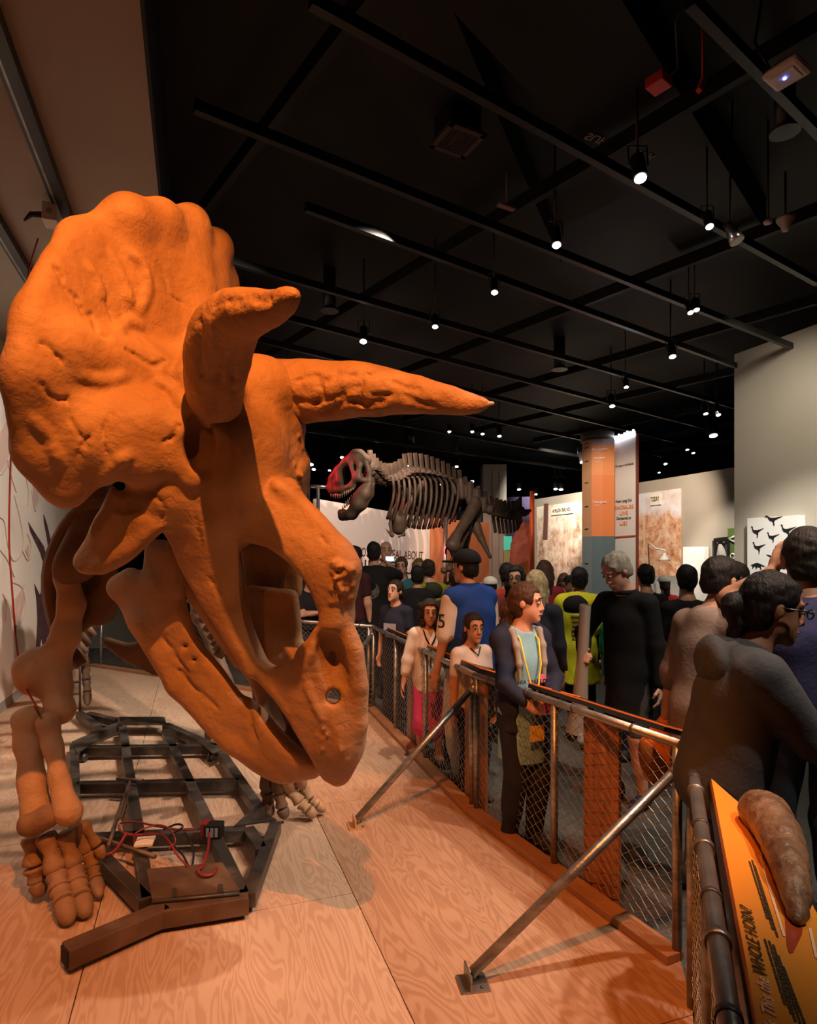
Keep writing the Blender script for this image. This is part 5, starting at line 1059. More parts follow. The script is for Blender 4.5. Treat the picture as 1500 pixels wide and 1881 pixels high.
def person(label, px, ytop, Y, face, skin='fair', hair=('short', (.03,.02,.015)), shirt=dict(col=(.1,.1,.1)), legs=dict(col=(.03,.03,.04)), shoes=(.05,.05,.055), hands=(None, None),
           poles=(None, None), lean=0, side=0, head=(0, 0), wd=.92, feet=((-.1,0),(.1,0)), h=.014, headscale=1.0, features=True, grip=(.35,.35), handdir=(None,None), group='visitors in the hall', zf=FLOOR):
    top = HC+(HY-ytop)/F*Y; H = top-zf; sc = H/1.75
    base = Vector(((px-HX)/F*Y, Y, zf)); th = math.pi+math.radians(face)
    root = thing('person', label, 'person', base, group, th); root.scale = (sc, sc, sc)
    la, sa = math.radians(lean), math.radians(side); hip = V3(0, 0, .93)
    def T(p):                                       # bends the upper body about the hips
        q = rotv(V3(*p)-hip, (1,0,0), -la); q = rotv(q, (0,1,0), sa); return q+hip
    hc = T((0, .012, 1.48)) + rotv(V3(0, .012, .16), (1,0,0), -la*.5); hs = headscale
    hy, hp = math.radians(head[0]), math.radians(head[1])
    R = Matrix.Rotation(hy, 3, 'Z') @ Matrix.Rotation(hp, 3, 'X')
    ex, ey, ez = [np.array(R @ Vector(v)) for v in ((1,0,0),(0,1,0),(0,0,1))]; hax = (ex, ey, ez)
    hc = hc+V3(0,0,-.075)+(ey*.02+ez*.075)
    def Hd(x, y, z): return hc+(ex*x+ey*y+ez*z)*hs
    sh = [T((s*.172*wd, -.005, 1.395)) for s in (-1, 1)]
    el, wr = [], []
    for i, s in ((0, -1), (1, 1)):
        t = hands[i]; t = V3(*t) if t is not None else T((s*(.245*wd), .03, .83))
        pole = V3(*poles[i]) if poles[i] is not None else V3(s*.6, -1, -.2)
        e, t = ik(sh[i], t, .285, .255, pole); el.append(e); wr.append(t)
    hj = [V3(s*.092*wd, 0, .91) for s in (-1, 1)]; an, kn = [], []
    for i in (0, 1):
        a = V3(feet[i][0], feet[i][1], .085+(feet[i][2] if len(feet[i]) > 2 else 0)); k, a = ik(hj[i], a, .43, .41, V3(0, 1, 0)); an.append(a); kn.append(k)
    # ---- prims shared by body and clothes
    def torso(f, g, k=.05):
        f.ell(T((0, -.005, .95)), (.158*wd+g, .112*wd+g, .115+g), None, k); f.ell(T((0, .008*wd, 1.09)), (.135*wd+g, .100*wd+g, .15+g), None, k)
        f.ell(T((0, .0, 1.27)), (.158*wd+g, .108*wd+g, .17+g), None, k); [f.cone(T((0, -.008, 1.425)), T((s*.155*wd, -.005, 1.398)), .052+g, .050+g, k) for s in (-1, 1)]
    def arm(f, i, g, frac=2.0, k=.03):
        u = min(frac, 1.0); f.cone(sh[i], sh[i]+(el[i]-sh[i])*u, .054*wd**.5+g, .042+g, k)
        if frac > 1: f.cone(el[i], el[i]+(wr[i]-el[i])*min(frac-1, 1), .042+g, .028+g*1.1, k)
    def leg(f, i, g, k=.03):
        f.cone(hj[i]+V3(0,0,-.02), kn[i], .082*wd+g, .055+g, k); f.cone(kn[i], an[i], .054+g, .036+g, k); f.cone(kn[i]+(an[i]-kn[i])*.1+V3(0,-.012,0), kn[i]+(an[i]-kn[i])*.55, .05+g, .042+g, k)
    allp = [hc+V3(0,0,.16), hc-V3(.16,.16,.0), hc+V3(.16,.16,0), *sh, *el, *wr, *an, *kn, T((0,-.2,1.2)), T((0,.2,1.0)), V3(0,.2,0), V3(0,-.12,0)]
    lo, hi = bounds(allp, .13); lo[2] = -.02
    # ---- body: one continuous surface
    f = Field(lo, hi, h); torso(f, 0)
    f.chain([T((0,-.005,1.40)), T((0,.0,1.47)), hc-ez*.05*hs], [.07, .055, .052], .04)
    f.ell(Hd(0,-.012,.032), (.074*hs,.094*hs,.086*hs), hax, .02); f.ell(Hd(0,.022,-.045), (.056*hs,.066*hs,.070*hs), hax, .03)
    f.cone(Hd(0,.070,-.100), Hd(0,.066,-.09), .022*hs, .024*hs, .03)
    if features:
        f.cone(Hd(0,.088,.010), Hd(0,.102,-.030), .008*hs, .0120*hs, .014)
        f.cone(Hd(-.012,.094,-.036), Hd(.012,.094,-.036), .008*hs, .008*hs, .008)
        for s in (-1, 1):
            f.cone(Hd(s*.034,.096,.008), Hd(s*.027,.099,.008), .0085*hs, .0085*hs, .014, 'sub'); f.ell(Hd(s*.077,-.01,-.005), (.009*hs,.02*hs,.03*hs), hax, .008); f.cone(Hd(s*.018,.083,.030), Hd(s*.045,.074,.032), .009*hs, .007*hs, .015)
        f.ell(Hd(0,.082,-.068), (.022*hs,.012*hs,.010*hs), hax, .012)
    for i, s in ((0, -1), (1, 1)):
        arm(f, i, 0); leg(f, i, 0)
        d = (wr[i]-el[i])/np.linalg.norm(wr[i]-el[i])
        if handdir[i] is not None: d = V3(*handdir[i]); d /= np.linalg.norm(d)
        inn = V3(-s, .25, 0); inn = inn-d*(inn@d); inn /= np.linalg.norm(inn)+1e-9; w = np.cross(d, inn)*s; w /= np.linalg.norm(w)+1e-9
        if w[1] < 0 and handdir[i] is None: w = -w
        pc = wr[i]+d*.05; f.ell(pc, (.052, .036, .018), (d, w, inn), .015)
        g = grip[i]
        for j, (o, L, a) in enumerate(((-.027,.062,1.0),(-.009,.074,1.0),(.009,.078,1.0),(.027,.070,1.0))):
            b = pc+d*.040+w*o; c = b+(d*math.cos(g)+inn*math.sin(g))*L*.5; e = c+(d*math.cos(2.2*g)+inn*math.sin(2.2*g))*L*.5
            f.chain([b, c, e], [max(.0095, h*.62), max(.009, h*.6), max(.008, h*.55)], .006)
        b = pc+w*.03-d*.02; c = b+(d*.6+w*.65+inn*.35)*.045; f.chain([b, c, c+(d*.8+inn*.5)*.03], [max(.012, h*.65), max(.0105, h*.62), max(.009, h*.6)], .008)
        f.chain([an[i]+V3(0,-.02,-.03), an[i]+V3(s*.012,.13,-.055)], [.036,.026], .03)
    f.build('body', skins[skin], root, (0,0,0))
    # ---- clothes
    def cloth(name, col, build, noise=.005, seed=2, hh=None, rough=.85):
        g = Field(lo, hi, hh or h); build(g)
        if noise: g.noise(noise, 26, seed+len(label))
        o = g.build(name, col if not isinstance(col, tuple) else cm(col, rough), root, (0,0,0)); return o
    S_ = shirt; loose = S_.get('loose', .014)
    def fill(g, l):                                  # cloth hanging straight over the waist
        g.chain([T((0,.0,1.28)), T((0,.005,.96))], [.108*wd+l, .112*wd+l], .06)
        for s in (-1, 1): g.chain([T((s*.05*wd,0,1.25)), T((s*.06*wd,.0,.95))], [.096*wd+l, .10*wd+l], .05)
    def b_shirt(g):
        torso(g, loose); hem = S_.get('hem', .90); fill(g, loose)
        if hem < .84:
            g.chain([V3(0,0,.95), V3(0,0,hem)], [.145*wd+loose, .16*wd+loose+S_.get('flare', .0)], .05)
        fr = S_.get('sleeve', .55)
        for i in (0, 1): arm(g, i, loose*.9+.002, fr)
        g.half(V3(0,0,hem), (0,0,-1)); g.cone(T((0,.02,1.50)), T((0,.05,1.66)), .070, .09, .012, 'sub')
    if S_.get('vest'):                                # sleeves in another colour: torso first
        def b_v(g):
            torso(g, loose+.020); fill(g, loose+.022); g.half(V3(0,0,S_.get('hem', .90)), (0,0,-1)); g.cone(T((0,.02,1.50)), T((0,.05,1.66)), .070, .09, .012, 'sub')
        cloth('vest', S_['vest'], b_v)
    cloth(S_.get('name', 'shirt'), S_['col'], b_shirt, S_.get('fold', .005))
    if S_.get('hood'):
        def b_h(g):
            for a in np.linspace(math.radians(-20), math.radians(200), 10):
                c = T((.085*math.cos(a), .035-.105*max(math.sin(a), -.3), 1.452+.012*math.sin(a))); g.cone(c, c, .030, None, .03)
            g.ell(T((0,-.125,1.395)), (.125,.055,.10), None, .05)
        cloth('hood', S_['hood'] if isinstance(S_['hood'], tuple) else S_['col'], b_h, .006)
    elif S_.get('collar'):
        def b_c(g):
            for a in np.linspace(0, 2*math.pi, 16): c = T((.064*math.cos(a), .07*math.sin(a), 1.475)); g.cone(c, c, .017, None, .02)
        cloth('collar', S_['collar'], b_c, 0)
    if legs:
        def b_leg(g):
            torso_l = legs.get('loose', .012); g.ell(V3(0,-.005,.95), (.158*wd+torso_l, .112*wd+torso_l, .11+torso_l), None, .05)
            for i in (0, 1): leg(g, i, torso_l)
            g.half(V3(0,0,1.0), (0,0,1)); g.half(V3(0,0,legs.get('end', .075)), (0,0,-1))
            if legs.get('skirt'): g.chain([V3(0,0,.9), V3(0,0,legs['end'])], [.15*wd, .2*wd], .05)
        cloth(legs.get('name', 'trousers'), legs['col'], b_leg, .006, 5)
    for i, s in ((0, -1), (1, 1)):
        flo = an[i]+V3(0,0,-.085); fl = Field(*bounds([flo+V3(-.07,-.1,-.02), flo+V3(.07,.22,.12)], .02), max(h*.8, .009))
        fl.chain([flo+V3(0,-.035,.05), flo+V3(s*.008,.06,.045), flo+V3(s*.014,.15,.032)], [.044,.042,.036], .03); fl.cone(an[i]+V3(0,-.015,.005), an[i]+V3(0,-.01,-.03), .046, .046, .02)
        fl.box(flo+V3(s*.008,.06,-.01), (.09,.2,.012), None, 0, 0, 'sub'); fl.half(flo+V3(0,0,.002), (0,0,-1)); fl.build('shoe', cm(shoes, .6), root, (0,0,0))
    # ---- hair and face
    style, hcol = hair[0], hair[1]; hm = hair_mat(hcol)
    hl, hh_ = bounds([hc-V3(.2,.24,.5), hc+V3(.2,.2,.2)], .02); fh = Field(hl, hh_, min(h, .011))
    if style != 'bald':
        vol = (hair[2] if len(hair) > 2 else .015)*.75
        fh.ell(Hd(0,-.018,.038), ((.074+vol)*hs,(.094+vol)*hs,(.086+vol)*hs), hax, .01)
        if style in ('short', 'cap'): fh.ell(Hd(0,-.045,-.03), ((.066+vol*.6)*hs,(.06+vol*.6)*hs,.065*hs), hax, .03)
        if style == 'long':
            fh.chain([Hd(0,-.06,.0), Hd(0,-.085,-.1), Hd(0,-.085,-.22)-V3(0,0,.02), Hd(0,-.08,-.3)-V3(0,0,.05)], [.088*hs,.088*hs,.082*hs,.05*hs], .04)
            for s in (-1, 1): fh.chain([Hd(s*.068,.0,.02), Hd(s*.075,.005,-.08), Hd(s*.075,-.01,-.2)], [.03*hs,.032*hs,.028*hs], .03)
        if style == 'tied':
            fh.ell(Hd(0,-.04,-.03), (.078*hs,.07*hs,.075*hs), hax, .03); fh.chain([Hd(0,-.10,.0), Hd(0,-.125,-.06), Hd(0,-.12,-.15), Hd(.0,-.10,-.24)], [.04*hs,.045*hs,.04*hs,.018*hs], .03)
        if style == 'bun':
            fh.ell(Hd(0,-.04,-.03), (.076*hs,.07*hs,.075*hs), hax, .03); fh.ell(Hd(0,-.135,-.02), (.045*hs,.04*hs,.05*hs), hax, .02); fh.chain([Hd(0,-.1,-.08), Hd(0,-.11,-.16)], [.035*hs,.02*hs], .02)
        if style == 'curly':
            rs = np.random.RandomState(4)
            for _ in range(60):
                a, b = rs.uniform(.2, 2*math.pi-.2), rs.uniform(-.12, .08); c = Hd(.088*math.sin(a), -.02-.088*math.cos(a)*(1 if math.cos(a) > 0 else .5), b); fh.cone(c, c, .03*hs, None, .012)
        fh.box(Hd(0,.120,-.075), (.066*hs,.075*hs,(.148 if style != 'bald' else .1)*hs), hax, .035, .02, 'sub')
        for s in (-1, 1):
            if style in ('short','tied','bun','cap'): fh.box(Hd(s*.085,.03,-.075), (.03*hs,.05*hs,.075*hs), hax, .02, .01, 'sub')
        if style in ('short', 'cap'): fh.half(Hd(0,0,-.075), -ez)
        fh.noise(.006, 55, 3).noise(.004, 120, 4); fh.build('hair', hm, root, (0,0,0))
    if style == 'cap' or (len(hair) > 3):
        cc = hair[3] if len(hair) > 3 else (.01,.01,.012)
        fc_ = Field(hl, hh_, min(h, .011)); fc_.ell(Hd(0,-.015,.05), (.098*hs,.118*hs,.096*hs), hax, .01); fc_.half(Hd(0,0,.035), -ez)
        vis = Field(hl, hh_, min(h, .011)); vis.ell(Hd(0,.13,.045), (.075*hs,.085*hs,.012*hs), hax, .01)
        cp = fc_.build('cap', cm(cc), root, (0,0,0)); vis.build('cap_visor', cm(cc), cp, (0,0,0))
    if features:
        for s in (-1, 1):
            e = Hd(s*.0305,.0815,.008); ball = MB().lathe(e, [(.0001,-.0105*hs),(.0075*hs,-.0075*hs),(.0105*hs,0),(.0075*hs,.0075*hs),(.0001,.0105*hs)], 10, ey).build('eye', eye_white, root, (0,0,0))
            MB().lathe(e+ey*.006*hs, [(.0075*hs,0),(.0068*hs,.0035*hs),(.0001,.0055*hs)], 10, ey).build('iris', iris, ball, (0,0,0))
            MB().tube([Hd(s*.014,.0925,.036), Hd(s*.030,.092,.041), Hd(s*.048,.080,.036)], [.0035*hs,.004*hs,.0025*hs], 6).build('eyebrow', hm if style != 'bald' else hair_mat((.12,.07,.04)), root, (0,0,0))
        MB().tube([Hd(-.022,.088,-.067), Hd(-.008,.0945,-.064), Hd(.008,.0945,-.064), Hd(.022,.088,-.067)], [.003*hs,.0065*hs,.0065*hs,.003*hs], 6).build('lips', lip_mat, root, (0,0,0))
    J = dict(T=T, Hd=Hd, sh=sh, el=el, wr=wr, an=an, kn=kn, ex=ex, ey=ey, ez=ez, hs=hs, root=root, sc=sc)
    return J
def part(J, name, mb, m, parent=None, bevel=0): return mb.build(name, m, parent or J['root'], (0,0,0), bevel)
def glasses(J, m):
    Hd, hs = J['Hd'], J['hs']; mb = MB()
    for s in (-1, 1):
        q = [Hd(s*.034+.025*math.cos(a), .108, .006+.017*math.sin(a)) for a in np.linspace(0, 2*math.pi, 15)]; mb.tube(q, .0028*hs, 6, False)
        mb.tube([Hd(s*.059,.105,.01), Hd(s*.079,.07,.012), Hd(s*.082,-.01,.008)], .0028*hs, 6)
    mb.tube([Hd(-.009,.109,.01), Hd(.009,.109,.01)], .0028*hs, 6)
    o = part(J, 'glasses', mb, m); o['label'] = 'dark framed glasses'; return o
def local_text(J, name, body, size, loc, xdir, up, m, parent=None):
    cu = bpy.data.curves.new(name, 'FONT'); cu.body = body; cu.size = size; cu.extrude = .002; cu.align_x = 'CENTER'; cu.align_y = 'CENTER'; cu.materials.append(m); cu.resolution_u = 3
    o = bpy.data.objects.new(name, cu); COL.objects.link(o); o.parent = parent or J['root']; x = Vector(xdir).normalized(); z = x.cross(Vector(up)).normalized(); y = z.cross(x)
    M = Matrix((x, y, z)).transposed().to_4x4(); M.translation = Vector(loc); o.matrix_local = M; return o
BLK = (.012,.011,.012); NAVY = (.018,.022,.05); dark_plastic = mat('dark_plastic', (.012,.012,.014), .25)
#PEOPLE#
# ---- the girl at the fence
BRN = (.075,.038,.022)
J = person('girl in a light blue shirt with yellow lanyard leaning on the fence rail', 957, 1076, 3.92, 22, 'fair', ('tied', BRN), dict(col=(.22,.42,.50), sleeve=.05, hem=.60, loose=.018, flare=.01), dict(col=(.022,.024,.04), loose=.02), (.03,.03,.05),
           hands=((-.09,.22,1.005),(.05,.24,.975)), poles=((-.9,-.5,-.4),(1,-.4,-.4)), head=(44, -4), h=.0085, headscale=1.05, wd=.84, grip=(.9,.9), handdir=((.7,.45,.1),(-.7,.5,.1)))
T, R_ = J['T'], J['root']
def jacket(J, col, col2):
    lo, hi = (-.36,-.22,.55), (.36,.36,1.6); g = Field(lo, hi, .0085); T = J['T']
    for s in (-1, 1):
        for z, y in ((1.40,-.01),(1.25,.02),(1.1,.03),(.95,.03),(.78,.03)): g.ell(T((s*.092,y-.02,z)), (.078,.122,.12), None, .04)
    g.ell(T((0,-.07,1.25)), (.125,.075,.2), None, .05); g.ell(T((0,-.06,.9)), (.135,.08,.2), None, .05)
    for i in (0, 1): g.cone(J['sh'][i], J['el'][i], .062, .052, .03); g.cone(J['el'][i], J['el'][i]+(J['wr'][i]-J['el'][i])*.93, .052, .04, .03)
    [g.cone(T((s*.055,-.02,1.425)), T((s*.15,-.01,1.40)), .080, .078, .03) for s in (-1,1)]; g.half((0,0,.80), (0,0,-1)); g.cone(T((0,.02,1.50)), T((0,.05,1.66)), .072, .09, .012, 'sub'); g.box((0,.19,1.05), (.098,.2,.6), None, .03, .02, 'sub'); g.noise(.007, 24, 9)
    o = g.build('hooded_jacket', cm(col), J['root'], (0,0,0))
    for s in (-1, 1):
        q = Field((-.3,-.15,.9), (.3,.3,1.56), .0085); q.chain([T((s*.10,-.02,1.475)), T((s*.105,.055,1.455)), T((s*.10,.105,1.36)), T((s*.095,.125,1.25)), T((s*.092,.128,1.13))], [.020,.022,.022,.02,.012], .02); q.noise(.004, 30, 3); q.build('jacket_yoke', cm(col2), o, (0,0,0))
jacket(J, (.02,.024,.045), (.30,.27,.245))
yel = mat('lanyard_yellow', (.70,.55,.05), .6); badge = mat('badge_yellow', (.75,.48,.05), .5)
ly = part(J, 'lanyard', MB().tube([T((-.055,-.02,1.49)), T((-.07,.10,1.40)), T((-.055,.150,1.25)), T((-.005,.185,1.06)), T((.01,.19,.98)), T((.025,.185,1.06)), T((.06,.150,1.25)), T((.07,.10,1.40)), T((.055,-.02,1.49))], .0065, 6), yel)
part(J, 'lanyard_clip', MB().tube([T((.01,.195,.98)), T((.01,.2,.86))], .006, 6), dark_plastic, ly)
part(J, 'badge', MB().box(T((.01,.205,.815)), (.052,.003,.05)), badge, ly)
ph = part(J, 'phone', MB().box((-.02,.30,1.02), (.075,.009,.036), (Vector((.85,.45,-.28)).normalized(), Vector((-.45,.86,0)).normalized(), Vector((.25,.12,.96)))), mat('pink_phone', (.75,.05,.20), .35), bevel=.008); ph['label'] = 'pink phone held in both hands'
local_text(J, 'shirt_print', 'LISA TAKES ON', .036, (.0,.152,1.135), (-1,0,0), (0,0,1), mat('print_black', (.01,.012,.015), .7))
for k, (x, z, w, h_) in enumerate(((-.04,1.07,.03,.02),(.0,1.08,.018,.03),(.045,1.075,.03,.025),(-.085,1.065,.02,.015))): part(J, 'skyline_print', MB().box((x,.150,z-.02), (w,.004,h_)), mat('print_dark', (.012,.016,.022), .7))
part(J, 'pink_print', MB().lathe((-.07,.146,1.15), [(.03,0),(.028,.004)], 12, (0,1,0)), mat('print_pink', (.6,.12,.22), .7))
# ---- the boy in yellow walking away
J = person('boy in a bright yellow shirt over a black hood walking away', 1063, 1046, 6.1, 150, 'tan', ('short', (.012,.011,.012), .02), dict(col=(.52,.50,.02), sleeve=.75, hem=.62, loose=.05, flare=.02, hood=(.012,.012,.013), fold=.009), dict(col=(.014,.014,.016), loose=.022), (.3,.3,.3),
           hands=((-.27,.12,.86),(.25,-.02,.84)), feet=((-.1,.22),(.1,-.25,.05)), h=.011, head=(10,0))
for i, s in ((0,-1),(1,1)):
    pts = [J['el'][i], J['wr'][i]]; part(J, 'black_sleeve', MB().tube([J['sh'][i]*.4+J['el'][i]*.6, J['el'][i], J['wr'][i]], [.062,.058,.045], 10), cm(BLK))
for k in range(6): part(J, 'back_print', MB().box((.02, -.172+.0*k, 1.29-.045*k), (.055-.006*(k%3), .006, .008)), mat('print_olive', (.16,.15,.03), .8))
# ---- the man in the black coat
J = person('grey-haired man in a long black coat looking down at a wrapped roll', 1156, 1012, 4.6, -48, 'fair', ('short', (.42,.37,.30), .016), dict(col=(.010,.010,.011), sleeve=1.95, hem=.60, loose=.016, flare=.0, name='coat', collar=(.012,.012,.013)), dict(col=(.05,.045,.04), end=.5, name='shorts', loose=.004), (.02,.035,.09),
           hands=(None,(.20,.26,1.02)), poles=(None,(.9,-.5,-.3)), head=(-22, -32), lean=6, h=.009, grip=(.4,1.2), handdir=(None,(-.5,.8,.1)), wd=.92)
ri = J['wr'][1]+V3(-.03,.06,.0)
d_ = V3(-.10,.06,1); d_ /= np.linalg.norm(d_)
roll_w = mat('clear_wrap', (.42,.38,.33), .25, alpha=.55); roll_c = nmat('brown_tube', [(.3,(.13,.085,.06)),(.7,(.20,.14,.10))], 8, .5)
rt = part(J, 'wrapped_roll', MB().tube([ri-d_*.5, ri+d_*.36], [.028,.034], 12), roll_c); rt['label'] = 'brown paper roll in clear plastic'
part(J, 'plastic_wrap', MB().tube([ri-d_*.52+V3(.02,0,0), ri-d_*.3, ri+d_*.0, ri+d_*.37], [.075,.055,.038,.038], 12, False), roll_w, rt)
# ---- the close group on the right
J = person('woman in a charcoal hoodie and dark glasses close behind the horn', 1316, 1052, 2.42, 80, 'brown', ('bun', (.012,.009,.009), .015), dict(col=(.058,.060,.064), sleeve=1.95, hem=.86, loose=.03, hood=True, fold=.009), dict(col=(.014,.014,.018)), (.02,.02,.02),
           hands=((-.22,.05,.86),(.05,.47,1.03)), poles=((-.6,-.9,-.2),(1.0,-.5,-.7)), head=(0,-12), lean=13, h=.009, headscale=1.06, wd=1.0, handdir=(None,(-.3,1,.15)))
glasses(J, dark_plastic)
J = person('man in a navy T-shirt seen from behind with a hand at his head', 1488, 984, 3.0, 172, 'tan', ('short', (.022,.016,.012), .012), dict(col=(.032,.033,.085), sleeve=.62, hem=.84, loose=.02), dict(col=(.05,.06,.08)), (.03,.03,.03),
           hands=((-.12,.09,1.59),(.30,.1,.85)), poles=((-.55,1,-.35),(1,-1,0)), h=.009, wd=1.15, headscale=1.16, head=(-8,-4), grip=(.2,.3), handdir=((.3,.1,.9),None), features=True)
J = person('man in a tan shirt with glasses pushed up to the fence corner', 1294, 1026, 3.35, 112, 'tan', ('short', (.016,.011,.009), .016), dict(col=(.23,.165,.13), sleeve=1.2, hem=.78, loose=.03, flare=.01, fold=.009, collar=(.20,.13,.10)), dict(col=(.03,.028,.03), end=.5, name='shorts', loose=.02), (.04,.04,.04),
           hands=((-.30,.02,.83),(.25,.2,.95)), head=(0,-10), h=.010, lean=6, headscale=1.0, wd=.88)
glasses(J, dark_plastic)
ob = nmat('orange_bag_cloth', [(.3,(.42,.10,.012)),(.7,(.60,.16,.02))], 5, .7, 4, .3, 14)
bg = Field((-.55,-.3,.3), (.1,.3,.95), .012); bg.ell((-.315,.02,.64), (.10,.15,.19), None, .03); bg.cone((-.31,.02,.72), (-.30,.02,.84), .07, .03, .05); bg.noise(.012, 18, 4)
bo = bg.build('orange_bag', ob, J['root'], (0,0,0)); bo['label'] = 'bulging orange cloth bag hanging from his hand'
J = person('person with blurred dark bun standing behind the woman in charcoal', 1352, 1038, 4.3, 165, 'brown', ('bun', (.03,.02,.015), .02), dict(col=(.03,.03,.03), sleeve=1.9), features=False)
# ---- the jersey man and the two girls
J = person('man in a blue vest with white number five sleeve and black cap', 862, 1016, 5.05, 218, 'tan', ('cap', (.012,.01,.01), .01, (.012,.012,.014)), dict(col=(.62,.58,.52), sleeve=.92, hem=.88, loose=.028, vest=(.015,.055,.26), collar=(.55,.06,.025)), dict(col=(.55,.52,.48), loose=.025), (.3,.3,.3),
           wd=1.06, h=.010, hands=((-.29,.06,.84),None), head=(14,0))
sl = (J['sh'][0]*.45+J['el'][0]*.55); local_text(J, 'sleeve_number', '5', .15, tuple(sl+V3(-.080,-.018,.0)), (0.25,-1,0), (0,0,1), mat('number_black', (.012,.012,.012), .6))
J = person('girl in a white cardigan with black trim and pink skirt behind the fence', 788, 1106, 5.5, 5, 'tan', ('curly', (.03,.017,.012), .02), dict(col=(.62,.54,.46), sleeve=1.5, hem=.80, loose=.025), dict(col=(.62,.07,.22), end=.42, skirt=True, name='skirt'), (.5,.4,.4), h=.010, headscale=1.12, hands=((-.20,.2,.98),(.30,.12,.85)))
part(J, 'cardigan_trim', MB().tube([J['T'](q) for q in ((-.07,.07,1.45),(-.05,.125,1.38),(0,.145,1.28),(.0,.145,1.1),(0,.145,.85))], .008, 6), cm(BLK))
part(J, 'cardigan_trim', MB().tube([J['T'](q) for q in ((.07,.07,1.45),(.05,.125,1.38),(0,.147,1.28))], .008, 6), cm(BLK))
J = person('small girl in a white lace top beside the man in the blue vest', 866, 1132, 4.68, 28, 'tan', ('tied', (.028,.017,.013)), dict(col=(.60,.53,.47), sleeve=.6, hem=.86), dict(col=(.02,.02,.025)), h=.010, headscale=1.14, head=(-8,0))
part(J, 'neckline_trim', MB().tube([J['T'](q) for q in ((-.06,.06,1.46),(0,.115,1.39),(.06,.06,1.46))], .006, 6), cm(BLK))
# ---- the crowd in front of the big skeleton
K = lambda *a, **k: person(*a, **k)
J = K('man in a black T-shirt seen from behind holding up a lit phone', 686, 998, 8.0, 172, 'tan', ('short', (.012,.01,.01), .012), dict(col=BLK, sleeve=.7, hem=.82, loose=.03), wd=1.15, hands=((-.25,.05,.85),(.10,.42,1.50)), poles=(None,(1,-.3,-.8)), features=False)
part(J, 'back_print', MB().lathe((0,-.155,1.22), [(.10,0),(.095,.012)], 20, (0,-1,0)), nmat('faded_print', [(.4,(.05,.03,.03)),(.6,(.16,.13,.12))], 30, .8))
part(J, 'phone', MB().box((.10,.50,1.57), (.05,.006,.028)), mat('phone_screen', (.55,.75,1.0), .3, emit=1.6))
K('bald man in a brown polo shirt facing the camera', 708, 996, 8.9, 8, 'fair', ('bald', (.2,.15,.1)), dict(col=(.16,.11,.09), sleeve=.6), wd=1.1, hands=((-.12,.3,1.2),(.15,.3,1.2)), h=.012)
K('smiling woman in a teal shirt behind the boys', 737, 1026, 8.6, -4, 'fair', ('short', (.10,.05,.025), .022), dict(col=(.05,.17,.20), sleeve=.6), wd=1.15, h=.012)
J = K('boy in a dark printed T-shirt looking up to the left', 727, 1070, 6.7, -32, 'fair', ('short', (.03,.018,.012), .018), dict(col=(.02,.024,.04), sleeve=.6, loose=.022), h=.010, headscale=1.1, head=(0,10))
part(J, 'chest_print', MB().box((0,.138,1.22), (.085,.006,.04)), mat('print_grey', (.30,.32,.40), .8)); part(J, 'chest_print', MB().box((-.01,.138,1.12), (.075,.006,.03)), mat('print_grey2', (.26,.28,.36), .8))
K('person in a dark red shirt seen from behind between the boys', 766, 1042, 7.3, 165, 'tan', ('short', (.014,.011,.01)), dict(col=(.10,.016,.018), sleeve=.6, vest=(.014,.013,.015)), features=False)
K('person in an olive yellow hoodie with short brown hair', 788, 1030, 7.6, 200, 'fair', ('short', (.04,.024,.015), .01), dict(col=(.26,.25,.015), sleeve=1.9, loose=.03, hood=(.05,.045,.03)), features=False, h=.012)
K('person with striped maroon shirt at the left end of the crowd', 649, 1006, 7.9, 150, 'fair', ('short', (.014,.011,.011)), dict(col=(.05,.016,.02), sleeve=.6), features=False)
K('person in dark clothes with folded arms seen through the beak gap', 566, 1050, 8.4, 30, 'fair', ('short', (.02,.014,.012)), dict(col=(.02,.018,.022), sleeve=.7), hands=((.1,.22,1.14),(-.1,.24,1.16)), poles=((-1,0,-.8),(1,0,-.8)))
K('person in dark jeans behind the nasal opening of the skull', 598, 1034, 8.8, 140, 'tan', ('short', (.02,.014,.012)), dict(col=(.025,.028,.05), sleeve=1.9), features=False)
K('woman with blonde hair under the sign lettering', 768, 1028, 9.4, 10, 'fair', ('long', (.40,.25,.10), .018), dict(col=(.02,.02,.025), sleeve=1.9))
K('small boy in a purple top beside the silver pole', 826, 1070, 9.0, -30, 'tan', ('short', (.014,.011,.01)), dict(col=(.10,.07,.22), sleeve=.7), h=.012)
K('person in a white cap behind the man in the blue vest', 902, 1063, 7.4, 200, 'fair', ('cap', (.02,.015,.012), .012, (.68,.64,.58)), dict(col=(.16,.15,.03), sleeve=.7), features=False)
K('person in black beside the man in the blue vest', 843, 1048, 5.6, 205, 'tan', ('short', (.012,.01,.01)), dict(col=BLK, sleeve=1.9, loose=.03), wd=1.1, features=False)
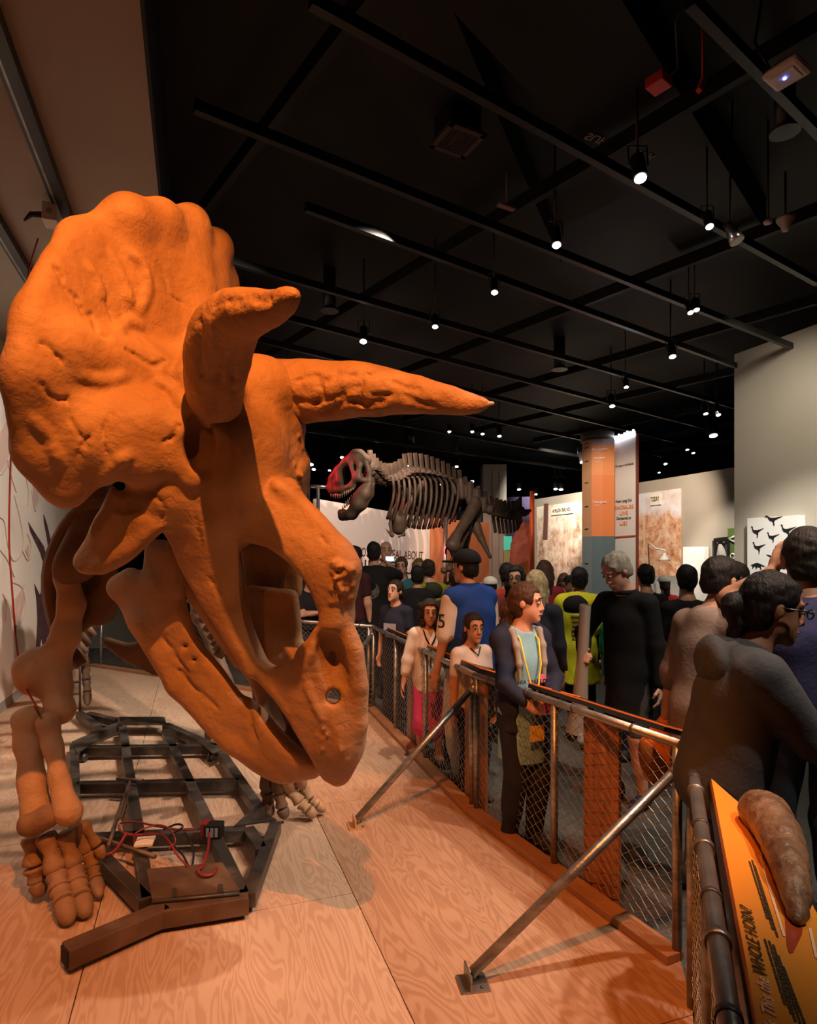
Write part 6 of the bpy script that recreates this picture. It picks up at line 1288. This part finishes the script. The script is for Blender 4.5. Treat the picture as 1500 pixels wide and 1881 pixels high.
# ---- the middle of the hall
J = K('dark-haired woman in glasses raising a phone behind the blonde woman', 948, 1042, 6.1, -18, 'tan', ('long', (.012,.009,.009), .018), dict(col=(.13,.02,.018), sleeve=1.9), hands=((-.10,.32,1.25),(.10,.32,1.25)), h=.011)
glasses(J, dark_plastic); part(J, 'phone', MB().box((-.10,.40,1.31), (.035,.008,.065)), dark_plastic)
K('person in a red jacket behind the girl with the lanyard', 932, 1038, 6.6, 175, 'tan', ('short', (.014,.01,.01), .02), dict(col=(.34,.035,.02), sleeve=1.9, loose=.03), features=False)
K('woman with long straight blonde hair seen from behind', 984, 1052, 5.3, 158, 'fair', ('long', (.52,.38,.20), .020), dict(col=(.022,.024,.04), sleeve=1.9, loose=.022), features=False, h=.010)
K('woman with brown hair in a maroon top walking away', 1000, 1032, 7.2, 165, 'fair', ('long', (.06,.03,.018), .015), dict(col=(.20,.018,.03), sleeve=1.9), dict(col=(.02,.02,.025)), features=False)
K('girl in an orange top and white shorts far down the hall', 1034, 1054, 9.6, 20, 'fair', ('long', (.10,.05,.025), .012), dict(col=(.50,.16,.06), sleeve=1.5), dict(col=(.6,.58,.55), end=.6, name='shorts'), (.6,.58,.55))
K('child in a green jacket beside the girl in orange', 1046, 1060, 9.2, -40, 'fair', ('short', (.05,.03,.02), .012, (.05,.055,.06)), dict(col=(.022,.04,.018), sleeve=1.9), dict(col=(.02,.02,.024)), (.6,.58,.55), features=False)
K('child in a green T-shirt half hidden by the black coat', 1136, 1100, 5.6, 120, 'tan', ('short', (.014,.011,.01)), dict(col=(.012,.16,.06), sleeve=.8, loose=.03), dict(col=(.012,.03,.06)), features=False, h=.012)
K('person in black standing behind the grey-haired man', 1188, 1040, 6.3, 185, 'tan', ('short', (.01,.009,.009), .016), dict(col=BLK, sleeve=1.9), features=False)
J = K('girl in a red T-shirt and white cap with a backpack', 1221, 1060, 8.6, 178, 'tan', ('tied', (.03,.015,.012), .012, (.66,.62,.56)), dict(col=(.48,.03,.035), sleeve=.7), dict(col=(.02,.022,.04)), features=False, h=.012)
bp = Field((-.2,-.32,.85), (.2,-.05,1.45), .012); bp.ell((0,-.17,1.18), (.125,.08,.2), None, .02); bp.build('backpack', cm((.22,.035,.03)), J['root'], (0,0,0))
K('person in black beside the white display panel', 1262, 1042, 5.2, 160, 'tan', ('short', (.012,.01,.01)), dict(col=BLK, sleeve=.8), features=False)
# ------------------------------------------------------------------ lettering becomes plain mesh
bpy.context.view_layer.update(); dg = bpy.context.evaluated_depsgraph_get()
for o in [o for o in scene.objects if o.type == 'FONT']:
    me = bpy.data.meshes.new_from_object(o.evaluated_get(dg)); n = bpy.data.objects.new('tmp', me); COL.objects.link(n)
    n.parent = o.parent; n.matrix_local = o.matrix_local.copy(); nm = o.name; bpy.data.objects.remove(o); n.name = nm
for o in scene.objects:
    if 'base' in o: del o['base']

# ------------------------------------------------------------------ square every thing up with the room's own axes
RZ = Matrix.Rotation(-PSI, 4, 'Z'); ID = Matrix.Identity(4)
def close_to_identity(m): return all(abs(m[i][j]-ID[i][j]) < 1e-6 for i in range(4) for j in range(4))
def bake(o):
    if o.type == 'MESH' and o.data.users == 1 and close_to_identity(o.matrix_local):
        o.data.transform(RZ)
        for c in o.children: bake(c)
    else: o.matrix_local = RZ @ o.matrix_local
bpy.context.view_layer.update()
for o in [o for o in scene.objects if o.parent is None and o.type in ('MESH', 'EMPTY')]:
    if abs(o.rotation_euler.z+PSI) > 1e-5: continue
    if o.type == 'MESH':
        if o.data.users > 1 or o.children: continue
        o.data.transform(RZ); o.rotation_euler.z = 0
    else:
        if any(c.type == 'MESH' and c.data.users > 1 for c in o.children): continue
        kids = list(o.children); o.rotation_euler.z = 0
        for c in kids: bake(c)
